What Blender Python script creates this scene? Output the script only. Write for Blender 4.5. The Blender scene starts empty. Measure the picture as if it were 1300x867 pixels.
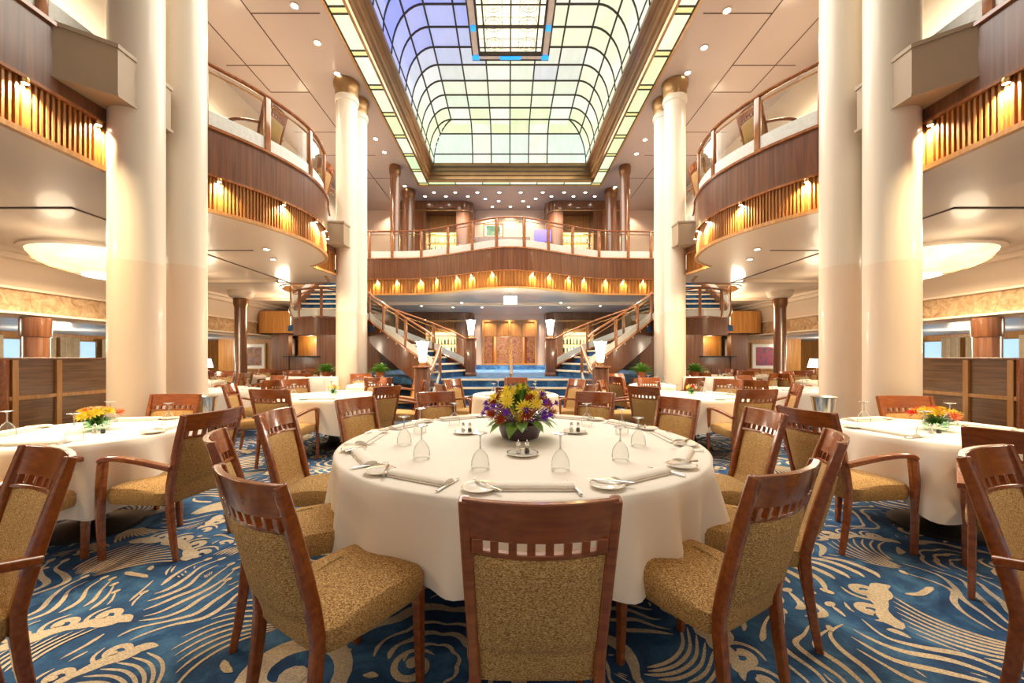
import bpy, bmesh, math, random
from mathutils import Vector, Matrix
from mathutils.geometry import tessellate_polygon
random.seed(11)
PI = math.pi
sc = bpy.context.scene
COL = sc.collection
R = math.radians

# ------------------------------------------------------------------ materials
def new_mat(name):
    m = bpy.data.materials.new(name); m.use_nodes = True
    nt = m.node_tree; b = nt.nodes['Principled BSDF']
    return m, nt, b
def coords(nt, scale=(1,1,1), kind='Object'):
    tc = nt.nodes.new('ShaderNodeTexCoord'); mp = nt.nodes.new('ShaderNodeMapping')
    mp.inputs['Scale'].default_value = scale
    if kind == 'World':
        g = nt.nodes.new('ShaderNodeNewGeometry'); nt.links.new(g.outputs['Position'], mp.inputs[0])
    else:
        nt.links.new(tc.outputs[kind], mp.inputs[0])
    return mp.outputs[0]
def ramp(nt, fac, stops):
    r = nt.nodes.new('ShaderNodeValToRGB'); e = r.color_ramp.elements
    while len(e) < len(stops): e.new(0.5)
    for k, (p, c) in enumerate(stops):
        e[k].position = p; e[k].color = (*c, 1)
    nt.links.new(fac, r.inputs[0]); return r.outputs[0]
def noise(nt, vec, scale=5, detail=2, rough=.5, dist=0):
    n = nt.nodes.new('ShaderNodeTexNoise'); n.inputs['Scale'].default_value = scale
    n.inputs['Detail'].default_value = detail; n.inputs['Roughness'].default_value = rough
    n.inputs['Distortion'].default_value = dist
    nt.links.new(vec, n.inputs['Vector']); return n.outputs['Fac']
def bump(nt, b, h, s=.2, d=.002):
    bp = nt.nodes.new('ShaderNodeBump'); bp.inputs['Strength'].default_value = s; bp.inputs['Distance'].default_value = d
    nt.links.new(h, bp.inputs['Height']); nt.links.new(bp.outputs[0], b.inputs['Normal'])
def plain(name, c, rough=.5, metal=0, coat=0, var=.06, sc_=4):
    m, nt, b = new_mat(name)
    f = noise(nt, coords(nt), sc_, 2)
    lo = tuple(max(0, x*(1-var)) for x in c); hi = tuple(min(1, x*(1+var)) for x in c)
    nt.links.new(ramp(nt, f, [(.3, lo), (.7, hi)]), b.inputs['Base Color'])
    b.inputs['Roughness'].default_value = rough; b.inputs['Metallic'].default_value = metal
    b.inputs['Coat Weight'].default_value = coat; b.inputs['Coat Roughness'].default_value = .08
    return m
def wood(name, dark, light, scale=(9,9,.6), rough=.32, coat=.5, n=6, kind='Object'):
    m, nt, b = new_mat(name)
    f = noise(nt, coords(nt, scale, kind), n, 4, .6, .4)
    nt.links.new(ramp(nt, f, [(.32, dark), (.68, light)]), b.inputs['Base Color'])
    b.inputs['Roughness'].default_value = rough
    b.inputs['Coat Weight'].default_value = coat; b.inputs['Coat Roughness'].default_value = .12
    return m
def emis(name, c, s):
    m, nt, b = new_mat(name)
    b.inputs['Base Color'].default_value = (*c, 1)
    b.inputs['Emission Color'].default_value = (*c, 1); b.inputs['Emission Strength'].default_value = s
    return m
def glassy(name, tint=(1,1,1), fac=.10, rough=.02, gc=(1,1,1), cap=.55, milk=0):
    m = bpy.data.materials.new(name); m.use_nodes = True; nt = m.node_tree; nt.nodes.clear()
    o = nt.nodes.new('ShaderNodeOutputMaterial'); mx = nt.nodes.new('ShaderNodeMixShader')
    t = nt.nodes.new('ShaderNodeBsdfTransparent'); t.inputs[0].default_value = (*tint, 1)
    g = nt.nodes.new('ShaderNodeBsdfGlossy'); g.inputs[0].default_value = (*gc, 1); g.inputs['Roughness'].default_value = rough
    lw = nt.nodes.new('ShaderNodeLayerWeight'); lw.inputs[0].default_value = fac
    mu = nt.nodes.new('ShaderNodeMath'); mu.operation = 'MULTIPLY'; mu.inputs[1].default_value = cap
    nt.links.new(lw.outputs['Fresnel'], mu.inputs[0]); nt.links.new(mu.outputs[0], mx.inputs[0])
    if milk:
        d = nt.nodes.new('ShaderNodeBsdfDiffuse'); d.inputs[0].default_value = (.85,.85,.82,1); m2 = nt.nodes.new('ShaderNodeMixShader')
        m2.inputs[0].default_value = milk; nt.links.new(t.outputs[0], m2.inputs[1]); nt.links.new(d.outputs[0], m2.inputs[2]); nt.links.new(m2.outputs[0], mx.inputs[1])
    else: nt.links.new(t.outputs[0], mx.inputs[1])
    nt.links.new(g.outputs[0], mx.inputs[2]); nt.links.new(mx.outputs[0], o.inputs[0])
    return m

MAHOG = wood('mahogany', (.20,.047,.0075), (.32,.085,.0135), (.8,9,7), .22, .8, 5)
FASC = wood('veneer_fascia', (.075,.023,.009), (.175,.064,.026), (7,7,.25), .34, .3, 3)
DARKW = wood('dark_veneer', (.10,.032,.012), (.235,.09,.036), (8,8,.3), .3, .7, 3)
GOLDW = wood('honey_veneer', (.36,.14,.028), (.58,.27,.065), (8,8,.3), .4, .3, 3)
BANDW = wood('amber_band', (.22,.075,.010), (.38,.15,.028), (8,8,.3), .4, .3, 3)
PANELW = wood('walnut_panel', (.085,.038,.014), (.24,.115,.045), (.6,.6,12), .35, .5, 3)
MAPLE = wood('maple_stile', (.42,.20,.06), (.60,.32,.11), (8,8,.6), .4, .3, 3)
COLW = plain('column_paint', (.76,.68,.57), .38, 0, .25, .02, 1)
COLL = plain('column_lower_cladding', (.74,.60,.47), .42, 0, .2, .02, 1)
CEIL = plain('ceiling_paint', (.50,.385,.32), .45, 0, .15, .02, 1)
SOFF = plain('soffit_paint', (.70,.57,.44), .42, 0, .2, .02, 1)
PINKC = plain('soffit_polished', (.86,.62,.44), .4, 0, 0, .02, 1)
CREAM = plain('cream_wall', (.80,.70,.57), .6, 0, 0, .03, 1)
WHITEC = plain('white_ceiling', (.82,.84,.86), .4, 0, .1, .02, 1)
BEIGE = plain('beige_box', (.36,.27,.18), .5, 0, 0, .03, 2)
BRASS = plain('brass', (.72,.45,.20), .25, 1, 0, .08, 6)
COPPER = wood('rail_copper_wood', (.22,.07,.022), (.40,.15,.05), (3,3,1), .2, .8, 5)
BRONZE = plain('bronze_moulding', (.34,.20,.085), .3, .7, .2, .12, 3)
DARKM = plain('dark_metal', (.03,.028,.028), .4, .5)
SILVER = plain('silver', (.80,.78,.74), .18, 1, 0, .03)
PORC = plain('porcelain', (.88,.84,.76), .15, 0, .5, .02)
LINEN = plain('linen', (.86,.80,.71), .8, 0, 0, .02, 3)
CREAMP = plain('groove', (.10,.05,.03), .7)
NOSE = plain('stair_nosing', (.78,.66,.48), .4)
GREY = plain('grey_stone', (.42,.42,.42), .4)
FROST = plain('frosted_etch', (.66,.68,.65), .5, 0, .2, .08, 25)
GLASS = glassy('rail_glass', (.97,.985,.975), .12, cap=.4)
WGLASS = glassy('wine_glass', (.95,.96,.95), .14, .05, (1,1,1), .8, .07)
LAMPW = emis('lamp_glass', (1,.93,.80), 3.0)
DOWN = emis('downlight_glow', (1,.94,.82), 14)
BOWLG = emis('alabaster_glow', (1,.84,.58), .62)
_n = noise(BOWLG.node_tree, coords(BOWLG.node_tree, (1,1,1)), 3, 5, .6, 1.2)
BOWLG.node_tree.links.new(ramp(BOWLG.node_tree, _n, [(.35, (1,.74,.42)), (.65, (1,.92,.72))]), BOWLG.node_tree.nodes['Principled BSDF'].inputs['Emission Color'])
WINB = emis('window_daylight', (.45,.72,1), .4)
SIGNW = emis('sign_glow', (.78,.96,1), 1.2)
SHELFG = emis('shelf_glow', (1,.80,.38), 1.1)
BLUEG = emis('blue_glass', (.02,.28,.80), .9)
VIOLET = emis('violet_screen', (.22,.16,.85), .8)
LEAD = plain('lead_came', (.06,.045,.035), .5, .4)

def mat_fabric(name, a, b_, c):
    m, nt, b = new_mat(name)
    v = coords(nt, (1,1,2.2))
    f = noise(nt, v, 150, 3, .8)
    nt.links.new(ramp(nt, f, [(.40, a), (.5, b_), (.60, c)]), b.inputs['Base Color'])
    b.inputs['Roughness'].default_value = .85; bump(nt, b, f, .5, .003)
    return m
FABRIC = mat_fabric('gold_weave', (.18,.078,.018), (.42,.235,.07), (.68,.45,.18))
def mat_carpet():
    m, nt, b = new_mat('blue_carpet')
    v = coords(nt, (1,1,1), 'World')
    f = noise(nt, v, 3.5, 5, .65, .6); g = noise(nt, v, 120, 2)
    c1 = ramp(nt, f, [(.34, (.010,.040,.12)), (.50, (.016,.085,.215)), (.66, (.07,.20,.38))])
    mx = nt.nodes.new('ShaderNodeMixRGB'); mx.blend_type = 'MULTIPLY'; mx.inputs[0].default_value = .5
    nt.links.new(c1, mx.inputs[1]); nt.links.new(ramp(nt, g, [(.3, (.5,.5,.5)), (.7, (1,1,1))]), mx.inputs[2])
    nt.links.new(mx.outputs[0], b.inputs['Base Color']); b.inputs['Roughness'].default_value = .95
    bump(nt, b, g, .5, .004); return m
CARPET = mat_carpet()
def mat_pile():
    m, nt, b = new_mat('cream_carpet_figure')
    g = noise(nt, coords(nt, (1,1,1), 'World'), 120, 2)
    nt.links.new(ramp(nt, g, [(.3, (.42,.33,.22)), (.7, (.74,.61,.43))]), b.inputs['Base Color'])
    b.inputs['Roughness'].default_value = .95; bump(nt, b, g, .5, .004); return m
PILE = mat_pile()
def mat_frieze():
    m, nt, b = new_mat('relief_frieze')
    v = coords(nt, (1,1,1))
    f = noise(nt, v, 5, 6, .7, 1.5)
    nt.links.new(ramp(nt, f, [(.35, (.34,.19,.085)), (.65, (.68,.48,.28))]), b.inputs['Base Color'])
    b.inputs['Roughness'].default_value = .5; bump(nt, b, f, .9, .05); return m
FRIEZE = mat_frieze()
def mat_stained():
    m, nt, b = new_mat('stained_glass')
    at = nt.nodes.new('ShaderNodeVertexColor'); at.layer_name = 'Col'
    f = noise(nt, coords(nt, (3,.7,1)), 2.5, 4, .6, .5)
    mx = nt.nodes.new('ShaderNodeMixRGB'); mx.blend_type = 'MULTIPLY'; mx.inputs[0].default_value = .55
    nt.links.new(at.outputs[0], mx.inputs[1])
    nt.links.new(ramp(nt, f, [(.3, (.72,.80,.62)), (.65, (1,1,1))]), mx.inputs[2])
    nt.links.new(mx.outputs[0], b.inputs['Emission Color']); b.inputs['Emission Strength'].default_value = SKYE
    b.inputs['Base Color'].default_value = (.3,.3,.3,1); b.inputs['Roughness'].default_value = .3
    return m
SKYE = .60
STAIN = mat_stained()
def mat_art(name, a, b_, c):
    m, nt, b = new_mat(name)
    f = noise(nt, coords(nt), 4, 3, .5, 1)
    nt.links.new(ramp(nt, f, [(.35, a), (.5, b_), (.65, c)]), b.inputs['Base Color']); return m
ART1 = mat_art('painting_amber', (.10,.05,.04), (.35,.14,.05), (.10,.10,.16))
ART2 = mat_art('painting_red', (.10,.04,.10), (.45,.03,.06), (.08,.06,.16))
ART3 = mat_art('painting_green', (.05,.16,.10), (.15,.32,.18), (.35,.45,.32))
ART4 = mat_art('painting_violet', (.25,.05,.25), (.15,.15,.50), (.5,.5,.8))
LEAF = plain('leaf', (.10,.26,.03), .45, 0, .2, .4, 20)
LEAFL = plain('leaf_light', (.22,.42,.05), .45, 0, .2, .3, 20)
YEL = plain('yellow_petal', (.95,.74,.07), .6, 0, 0, .12, 30)
RUST = plain('rust_petal', (.48,.08,.012), .6, 0, 0, .25, 30)
PURP = plain('purple_petal', (.22,.04,.50), .6, 0, 0, .25, 30)
REDP = plain('red_petal', (.70,.03,.03), .6, 0, 0, .2, 30)
CORAL = plain('coral_petal', (.80,.25,.10), .6, 0, 0, .2, 30)
WHP = plain('white_petal', (.85,.82,.70), .6, 0, 0, .05, 30)
BOWLM = plain('dark_bowl', (.05,.022,.03), .4, 0, .3, .2, 10)
TERRA = plain('terracotta', (.42,.12,.04), .6, 0, .2, .15, 8)
SKIRTG = plain('curtain', (.66,.52,.34), .8, 0, 0, .1, 6)

# ------------------------------------------------------------------ mesh builder
class MB:
    def __init__(s): s.v = []; s.f = []; s.m = []; s.mi = 0; s.M = Matrix.Identity(4)
    def add(s, vs, fs):
        o = len(s.v); s.v += [tuple(s.M @ Vector(v)) for v in vs]
        s.f += [tuple(i+o for i in f) for f in fs]; s.m += [s.mi]*len(fs); return s
    def box(s, c, d, tap=1, tw=0):
        x, y, z = c; a, b, h = d[0]/2, d[1]/2, d[2]/2
        vs = [(x-a*tap,y-b*tap,z-h),(x+a*tap,y-b*tap,z-h),(x+a*tap,y+b*tap,z-h),(x-a*tap,y+b*tap,z-h),(x-a,y-b,z+h),(x+a,y-b,z+h),(x+a,y+b,z+h),(x-a,y+b,z+h)]
        return s.add(vs, [(0,3,2,1),(4,5,6,7),(0,1,5,4),(1,2,6,5),(2,3,7,6),(3,0,4,7)])
    def rbox(s, c, d, r=.01, n=3):               # box with rounded vertical edges and softened top/bottom
        a, b, h = d[0]/2, d[1]/2, d[2]/2; rings = []
        e = min(r, h*.9)
        for (ins, z) in ((e, -h), (e*.3, -h+e*.3), (0, -h+e), (0, h-e), (e*.3, h-e*.3), (e, h)):
            ring = []
            for (sx, sy, a0) in ((1,1,0),(-1,1,90),(-1,-1,180),(1,-1,270)):
                for k in range(n+1):
                    t = R(a0+90*k/n)
                    ring.append((c[0]+sx*(a-r)+(r-ins*1.0)*math.cos(t), c[1]+sy*(b-r)+(r-ins*1.0)*math.sin(t), c[2]+z))
            rings.append(ring)
        return s.loft(rings)
    def loft(s, rings, close=True, caps=True):
        n = len(rings[0]); vs = [p for r in rings for p in r]; fs = []
        for i in range(len(rings)-1):
            for j in range(n if close else n-1):
                k = (j+1) % n; fs.append((i*n+j, i*n+k, (i+1)*n+k, (i+1)*n+j))
        if caps and close:
            fs.append(tuple(range(n-1,-1,-1))); fs.append(tuple((len(rings)-1)*n+j for j in range(n)))
        return s.add(vs, fs)
    def lathe(s, prof, c=(0,0,0), n=20, caps=True):
        rings = [[(c[0]+r*math.cos(2*PI*j/n), c[1]+r*math.sin(2*PI*j/n), c[2]+z) for j in range(n)] for r, z in prof]
        return s.loft(rings, True, caps)
    def sweep(s, pts, w, h, up=(0,0,1), round_=False, n=8):   # w,h may be lists
        pts = [Vector(p) for p in pts]; rings = []; up = Vector(up)
        for i, p in enumerate(pts):
            t = (pts[min(i+1,len(pts)-1)]-pts[max(i-1,0)]).normalized()
            sd = t.cross(up)
            if sd.length < 1e-4: sd = t.cross(Vector((1,0,0)))
            sd.normalize(); u = sd.cross(t).normalized()
            ww = (w[i] if isinstance(w, (list,tuple)) else w)/2; hh = (h[i] if isinstance(h, (list,tuple)) else h)/2
            if round_: ring = [p+sd*ww*math.cos(2*PI*k/n)+u*hh*math.sin(2*PI*k/n) for k in range(n)]
            else: ring = [p+sd*ww*a+u*hh*b for a, b in ((-1,-.7),(-.7,-1),(.7,-1),(1,-.7),(1,.7),(.7,1),(-.7,1),(-1,.7))]
            rings.append([tuple(q) for q in ring])
        return s.loft(rings)
    def tube(s, pts, r, n=8): return s.sweep(pts, [x*2 for x in r] if isinstance(r, (list,tuple)) else 2*r, [x*2 for x in r] if isinstance(r, (list,tuple)) else 2*r, (0,0.01,1), True, n)
    def prism(s, poly, z0, z1):
        n = len(poly)
        vs = [(x,y,z0) for x, y in poly]+[(x,y,z1) for x, y in poly]
        return s.add(vs, [tuple(range(n-1,-1,-1)), tuple(range(n,2*n))]+[(i,(i+1)%n,n+(i+1)%n,n+i) for i in range(n)])
    def wallstrip(s, path, z0, z1, th):           # th>0: thickness to the left of the travel direction
        L = offset(path, th); n = len(path)
        zz0 = z0 if isinstance(z0, list) else [z0]*n; zz1 = z1 if isinstance(z1, list) else [z1]*n
        rings = [[(path[i][0],path[i][1],zz0[i]),(path[i][0],path[i][1],zz1[i]),(L[i][0],L[i][1],zz1[i]),(L[i][0],L[i][1],zz0[i])] for i in range(n)]
        return s.loft(rings)
    def build(s, name, mats, parent=None, smooth=True, bev=0, label=None, recalc=True, seg=2):
        me = bpy.data.meshes.new(name); me.from_pydata(s.v, [], s.f)
        if not isinstance(mats, (list,tuple)): mats = [mats]
        for m in mats: me.materials.append(m)
        me.polygons.foreach_set('material_index', s.m)
        if recalc:
            bm = bmesh.new(); bm.from_mesh(me); bmesh.ops.recalc_face_normals(bm, faces=bm.faces); bm.to_mesh(me); bm.free()
        o = bpy.data.objects.new(name, me); COL.objects.link(o)
        if parent: o.parent = parent
        if smooth:
            me.shade_smooth()
            try: me.set_sharp_from_angle(angle=R(38))
            except Exception: pass
        if bev:
            md = o.modifiers.new('b', 'BEVEL'); md.width = bev; md.segments = seg; md.limit_method = 'ANGLE'; md.angle_limit = R(50)
        if label: o['label'] = label
        return o
def offset(path, d):
    out = []
    for i, p in enumerate(path):
        a = path[max(i-1,0)]; b = path[min(i+1,len(path)-1)]
        tx, ty = b[0]-a[0], b[1]-a[1]; l = math.hypot(tx, ty) or 1
        out.append((p[0]-ty/l*d, p[1]+tx/l*d))
    return out
def spline(P, n=8):
    out = []
    for i in range(len(P)-1):
        p0 = P[max(i-1,0)]; p1 = P[i]; p2 = P[i+1]; p3 = P[min(i+2,len(P)-1)]
        for k in range(n):
            t = k/n
            out.append(tuple(.5*((2*b)+(c-a)*t+(2*a-5*b+4*c-d)*t*t+(3*b-a-3*c+d)*t**3) for a, b, c, d in zip(p0,p1,p2,p3)))
    out.append(tuple(P[-1])); return out
def mirror(path): return [(-p[0],)+tuple(p[1:]) for p in path]
def tag(o, label, cat=None, group=None, kind=None):
    if label: o['label'] = label
    if cat: o['category'] = cat
    if group: o['group'] = group
    if kind: o['kind'] = kind
    return o
def empty(name, loc, rz=0):
    o = bpy.data.objects.new(name, None); COL.objects.link(o); o.location = loc; o.rotation_euler = (0,0,rz)
    o.empty_display_size = .1; return o
def struct(o, label=None): return tag(o, label, None, None, 'structure')
def copy_tree(o, parent=None):
    c = o.copy(); COL.objects.link(c)
    if parent: c.parent = parent
    for ch in CH.get(o.name, []) or [x for x in o.children]: copy_tree(ch, c)
    return c
CH = {}

used = set()
def place(proto, loc, rz, label, group=None, scale=1):
    if proto.name in used: o = copy_tree(proto)
    else: o = proto; used.add(proto.name)
    o.location = loc; o.rotation_euler = (0,0,rz)
    if scale != 1: o.scale = (scale,)*3
    o['label'] = label
    if group: o['group'] = group
    elif 'group' in o: del o['group']
    return o

ORD = ['first','second','third','fourth','fifth','sixth','seventh','eighth','ninth','tenth','eleventh','twelfth','thirteenth','fourteenth','fifteenth','sixteenth','seventeenth','eighteenth']
# ------------------------------------------------------------------ camera
cam = bpy.data.cameras.new('cam'); co = bpy.data.objects.new('camera', cam); COL.objects.link(co)
co.location = (-.065, 0, 1.33); co.rotation_euler = (PI/2, 0, 0)
cam.sensor_width = 36; cam.lens = 500/1300*36; cam.shift_x = (650-645)/1300; cam.shift_y = (454-433.5)/1300
cam.clip_start = .05; cam.clip_end = 100
sc.camera = co

ZC = 7.8; ZF = 4.32; ZU = 4.2; ZW = 3.73; ZS = 3.24; ZR = 5.18     # ceiling, fascia top, upper floor, wood bottom, soffit, rail top

# ------------------------------------------------------------------ carpet floor with scroll pattern
fl = MB(); fl.add([(-15,-2.5,0),(15,-2.5,0),(15,18,0),(-15,18,0)], [(0,1,2,3)])
fl.mi = 1
ZP = [.0012]; NS = [0]
OCC = {}; MID = [0]
def free(x, y, rad):
    gx, gy = int(x/.02), int(y/.02); k = max(1, int(rad/.02+.99)); me_ = MID[0]
    for a in range(gx-k, gx+k+1):
        for b in range(gy-k, gy+k+1):
            if OCC.get((a,b), me_) != me_: return False
    return True
def mark(x, y, rad):
    gx, gy = int(x/.02), int(y/.02); k = int(rad/.02)
    for a in range(gx-k, gx+k+1):
        for b in range(gy-k, gy+k+1): OCC.setdefault((a,b), MID[0])
def stroke(P, w, n=5, g=1.5):
    NS[0] += 1; zb = .0010+(NS[0] % 500)*5e-6
    Q = spline(P, n); m = len(Q); runs = [[]]
    for i, p in enumerate(Q):
        t = i/(m-1); ww = max(.003, w(t)*g/2)
        if free(p[0], p[1], ww+.010): runs[-1].append((i, ww))
        elif runs[-1]: runs.append([])
    for run in runs:
        if len(run) < 3: continue
        L = []; Rr = []; c = len(run)
        for e, (i, ww) in enumerate(run):
            p = Q[i]; a = Q[max(i-1,0)]; b = Q[min(i+1,m-1)]; tx, ty = b[0]-a[0], b[1]-a[1]; l = math.hypot(tx,ty) or 1
            z = zb+i*1.5e-6; f = min(1, .25+.4*min(e, c-1-e)); mark(p[0], p[1], ww); ww *= f
            L.append((p[0]-ty/l*ww, p[1]+tx/l*ww, z)); Rr.append((p[0]+ty/l*ww, p[1]-tx/l*ww, z))
        fl.add(L+Rr, [(k+c, k+1+c, k+1, k) for k in range(c-1)])
def blob(x, y, a, b, rot, n=10):
    if not free(x, y, max(a,b)): return
    mark(x, y, max(a,b)*.8)
    ZP[0] = .0036+NS[0] % 97*3e-6; NS[0] += 1
    c, s_ = math.cos(rot), math.sin(rot)
    fl.add([(x+a*math.cos(2*PI*k/n)*c-b*math.sin(2*PI*k/n)*s_, y+a*math.cos(2*PI*k/n)*s_+b*math.sin(2*PI*k/n)*c, ZP[0]) for k in range(n)], [tuple(range(n))])
def T(x, y, rot, s):
    c, d = math.cos(rot), math.sin(rot)
    return lambda u, v: (x+s*(u*c-v*d), y+s*(u*d+v*c))
rr = random.Random(5)
def fan(x, y, rot, s):
    F = T(x, y, rot, s); n = rr.randint(9,13); sp = rr.uniform(50,80); bend = rr.choice([-1,1])*rr.uniform(25,55)
    for i in range(n):
        a0 = -sp/2+sp*i/(n-1); P = []
        for k in range(6):
            t = .12+.82*k/5; a = R(a0+bend*t*t); P.append(F(t*math.cos(a), t*math.sin(a)))
        stroke(P, lambda t: s*(.010+.030*t*(1.1-t)*2), 5, 1.1)
    P = []
    for k in range(15):                                  # scalloped crest at the fan's end
        a = R(-sp/2-8+(sp+16)*k/14+bend); q = 1.0+.05*abs(math.sin(k*1.4)); P.append(F(q*math.cos(a), q*math.sin(a)))
    stroke(P, lambda t: s*(.07+.09*abs(math.sin(t*9))), 3, 1)
    for k in range(4):
        a = R(-sp/2+sp*(k+.5)/4+bend); curl(*F(1.13*math.cos(a), 1.13*math.sin(a)), rot+a+rr.uniform(-.5,.5), s*.16)
def curl(x, y, rot, s, d=1):
    F = T(x, y, rot, s); P = []
    for k in range(13):
        t = k/12; r = 1*(1-t)**.8*.9+.12; a = t*8.2*d
        P.append(F(r*math.cos(a), r*math.sin(a)))
    stroke(P, lambda t: s*(.10+.30*t), 3)
    blob(*F(.1*math.cos(8.2*d), .1*math.sin(8.2*d)), s*.22, s*.2, 0)
def meander(x, y, rot, s):
    F = T(x, y, rot, s); n = rr.randint(5,8); ph = rr.uniform(0,6); am = rr.uniform(.10,.22)
    for i in range(n):
        v = (i-(n-1)/2)*.17; l = rr.uniform(.7,1.05)
        P = [F(-l+2*l*k/8, v+am*math.sin(k*.95+ph+i*.12)+.04*math.sin(2.1*k+i)) for k in range(9)]
        stroke(P, lambda t: s*(.014+.034*math.sin(PI*t)*(.6+.4*math.sin(t*11))))
        if rr.random() < .5: blob(*P[-1], s*.055, s*.035, rot)
def cloud(x, y, rot, s):
    F = T(x, y, rot, s)
    for q, w in ((.95,.10),(.66,.035),(.48,.05),(.30,.03)):
        P = []
        for k in range(25):
            a = R(-130+260*k/24); r = q*(1+.10*abs(math.sin(k*.78))); P.append(F(r*math.cos(a), r*math.sin(a)))
        stroke(P, lambda t: s*w*(.55+.6*abs(math.sin(t*14))), 2)
    curl(*F(-.15,.1), rot, s*.26)
def plume(x, y, rot, s):
    F = T(x, y, rot, s)
    stroke([F(-1,0),F(-.4,.14),(F(.3,.1)),F(.95,-.1)], lambda t: s*.045*(1.1-t))
    for k in range(8):
        u = -.8+.2*k
        for sg in (-1,1):
            P = [F(u,.08), F(u+.22,sg*.16+.08), F(u+.30,sg*.38), F(u+.16,sg*(.55+.03*k%.1))]
            stroke(P, lambda t: s*(.02+.035*math.sin(PI*t)))
            blob(*P[-1], s*.07, s*.042, rot+sg)
def dots(x, y, s):
    for k in range(7): blob(x+rr.uniform(-s,s), y+rr.uniform(-s,s), .012, .01, 0, 6)
cell = .55; iy = 0; y = -.2
while y < 9.5:
    x = -8.2 + (iy % 2)*cell/2
    while x < 8.2:
        jx, jy = x+rr.uniform(-.12,.12), y+rr.uniform(-.12,.12)
        if (abs(jx) < 1.0+.9*jy+.4 or True) and abs(jx) < 1.45*max(jy,0)+1.6:
            MID[0] += 1
            k = rr.random(); s_ = rr.uniform(.40,.56); rot = rr.uniform(0, 2*PI)
            if k < .34: fan(jx-s_*.5*math.cos(rot), jy-s_*.5*math.sin(rot), rot, s_*1.15)
            elif k < .58: meander(jx, jy, rot*.35, s_)
            elif k < .80: cloud(jx, jy, rot, s_*.85)
            elif k < .93: plume(jx, jy, rot, s_)
            else: curl(jx, jy, rot, s_*.5); dots(jx, jy, .3)
        x += cell
    y += cell*.82; iy += 1
for _ in range(2600):                                  # small wave lines fill the gaps that remain
    y = rr.uniform(.2, 8.5); x = rr.uniform(-1, 1)*(1.45*y+1.2); MID[0] += 1; rot = .5*math.sin(x*.8)+.4*math.cos(y*1.1)+rr.uniform(-.2,.2)
    if not free(x, y, .03): continue
    F = T(x, y, rot, .26); ph = rr.uniform(0,6)
    stroke([F(-1+2*k/8, .16*math.sin(k*.9+ph)) for k in range(9)], lambda t: .008+.014*math.sin(PI*t))
struct(fl.build('floor', [CARPET, PILE], smooth=False, recalc=False))

# ------------------------------------------------------------------ atrium edge paths (travel from the camera towards the back, left side)
seg1 = [(-4.17,-1.2),(-4.17,0),(-4.17,1.5),(-4.17,2.6),(-4.17,3.50),(-4.17,4.05)]
seg2 = spline([(-3.98,5.1),(-3.62,5.7),(-3.38,6.45),(-3.41,7.15),(-3.66,7.8),(-4.16,8.25)], 7)
seg3 = [(-4.16,8.38),(-4.1,8.8),(-4.04,9.1)]
back = spline([(-4.9,12.0),(-4.3,11.98),(-3.6,11.96),(-2.7,11.88),(-1.85,11.52),(-1.1,11.12),(-.5,10.82),(0,10.72),(.5,10.82),(1.1,11.12),(1.85,11.52),(2.7,11.88),(3.6,11.96),(4.3,11.98),(4.9,12.0)], 5)
join1 = [(-4.17,4.06),(-4.22,4.6),(-4.05,5.0)]
hole = [(-4.10,9.3),(-4.45,10.05),(-5.1,10.1),(-5.9,10.35),(-6.35,10.95),(-6.4,11.8),(-6.4,12.85),(-4.95,12.85)]
leftedge = seg1+join1+seg2+seg3+hole
def flat_multi(name, mat, z):
    me = bpy.data.meshes.new(name); bm = bmesh.new()
    L = [(-9.1,-1.2)]+leftedge+[(-4.95,17.3),(-9.1,17.3)]
    for pl in (L, mirror(L), [(-4.95,12.85)]+back+[(4.95,12.85),(4.95,17.3),(-4.95,17.3)]):
        q = []
        for p in pl:
            if not q or math.hypot(p[0]-q[-1][0], p[1]-q[-1][1]) > 1e-3: q.append(p)
        vv = [bm.verts.new((x,y,z)) for x, y in q]
        for t in tessellate_polygon([[Vector((x,y,0)) for x, y in q]]): bm.faces.new([vv[i] for i in t])
    bm.to_mesh(me); bm.free(); me.materials.append(mat); o = bpy.data.objects.new(name, me); COL.objects.link(o); return o
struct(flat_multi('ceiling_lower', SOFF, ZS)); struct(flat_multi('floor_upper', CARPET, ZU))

nt_ = [0]
def trim(mb, mat, **k):
    nt_[0] += 1; return struct(mb.build('trim_%d' % nt_[0], mat, **k))
# fascia (wood) + ribbed gold band below, with the soffit lip
def ribbed(path, z0, z1, depth=.02, pitch=.075, th=.03):
    # resample the path by length and make a corrugated strip
    L = [0]
    for a, b in zip(path, path[1:]): L.append(L[-1]+math.hypot(b[0]-a[0], b[1]-a[1]))
    tot = L[-1]; n = int(tot/pitch+.999)
    def at(s):
        for i in range(len(L)-1):
            if s <= L[i+1] or i == len(L)-2:
                t = (s-L[i])/max(1e-6, L[i+1]-L[i]); return tuple(path[i][k]+(path[i+1][k]-path[i][k])*t for k in (0,1))
    pts = []
    for i in range(n):
        for q, d in ((0,0),(.12,1),(.52,1),(.64,0)):
            pts.append((at((i+q)*tot/n), d))
    base = [p for p, d in pts]; off = offset(base, -depth); fin = [off[i] if d else base[i] for i, (p, d) in enumerate(pts)]
    mb = MB(); mb.loft([[(p[0],p[1],z0) for p in fin],[(p[0],p[1],z1) for p in fin]], close=False, caps=False)
    return mb
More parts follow.
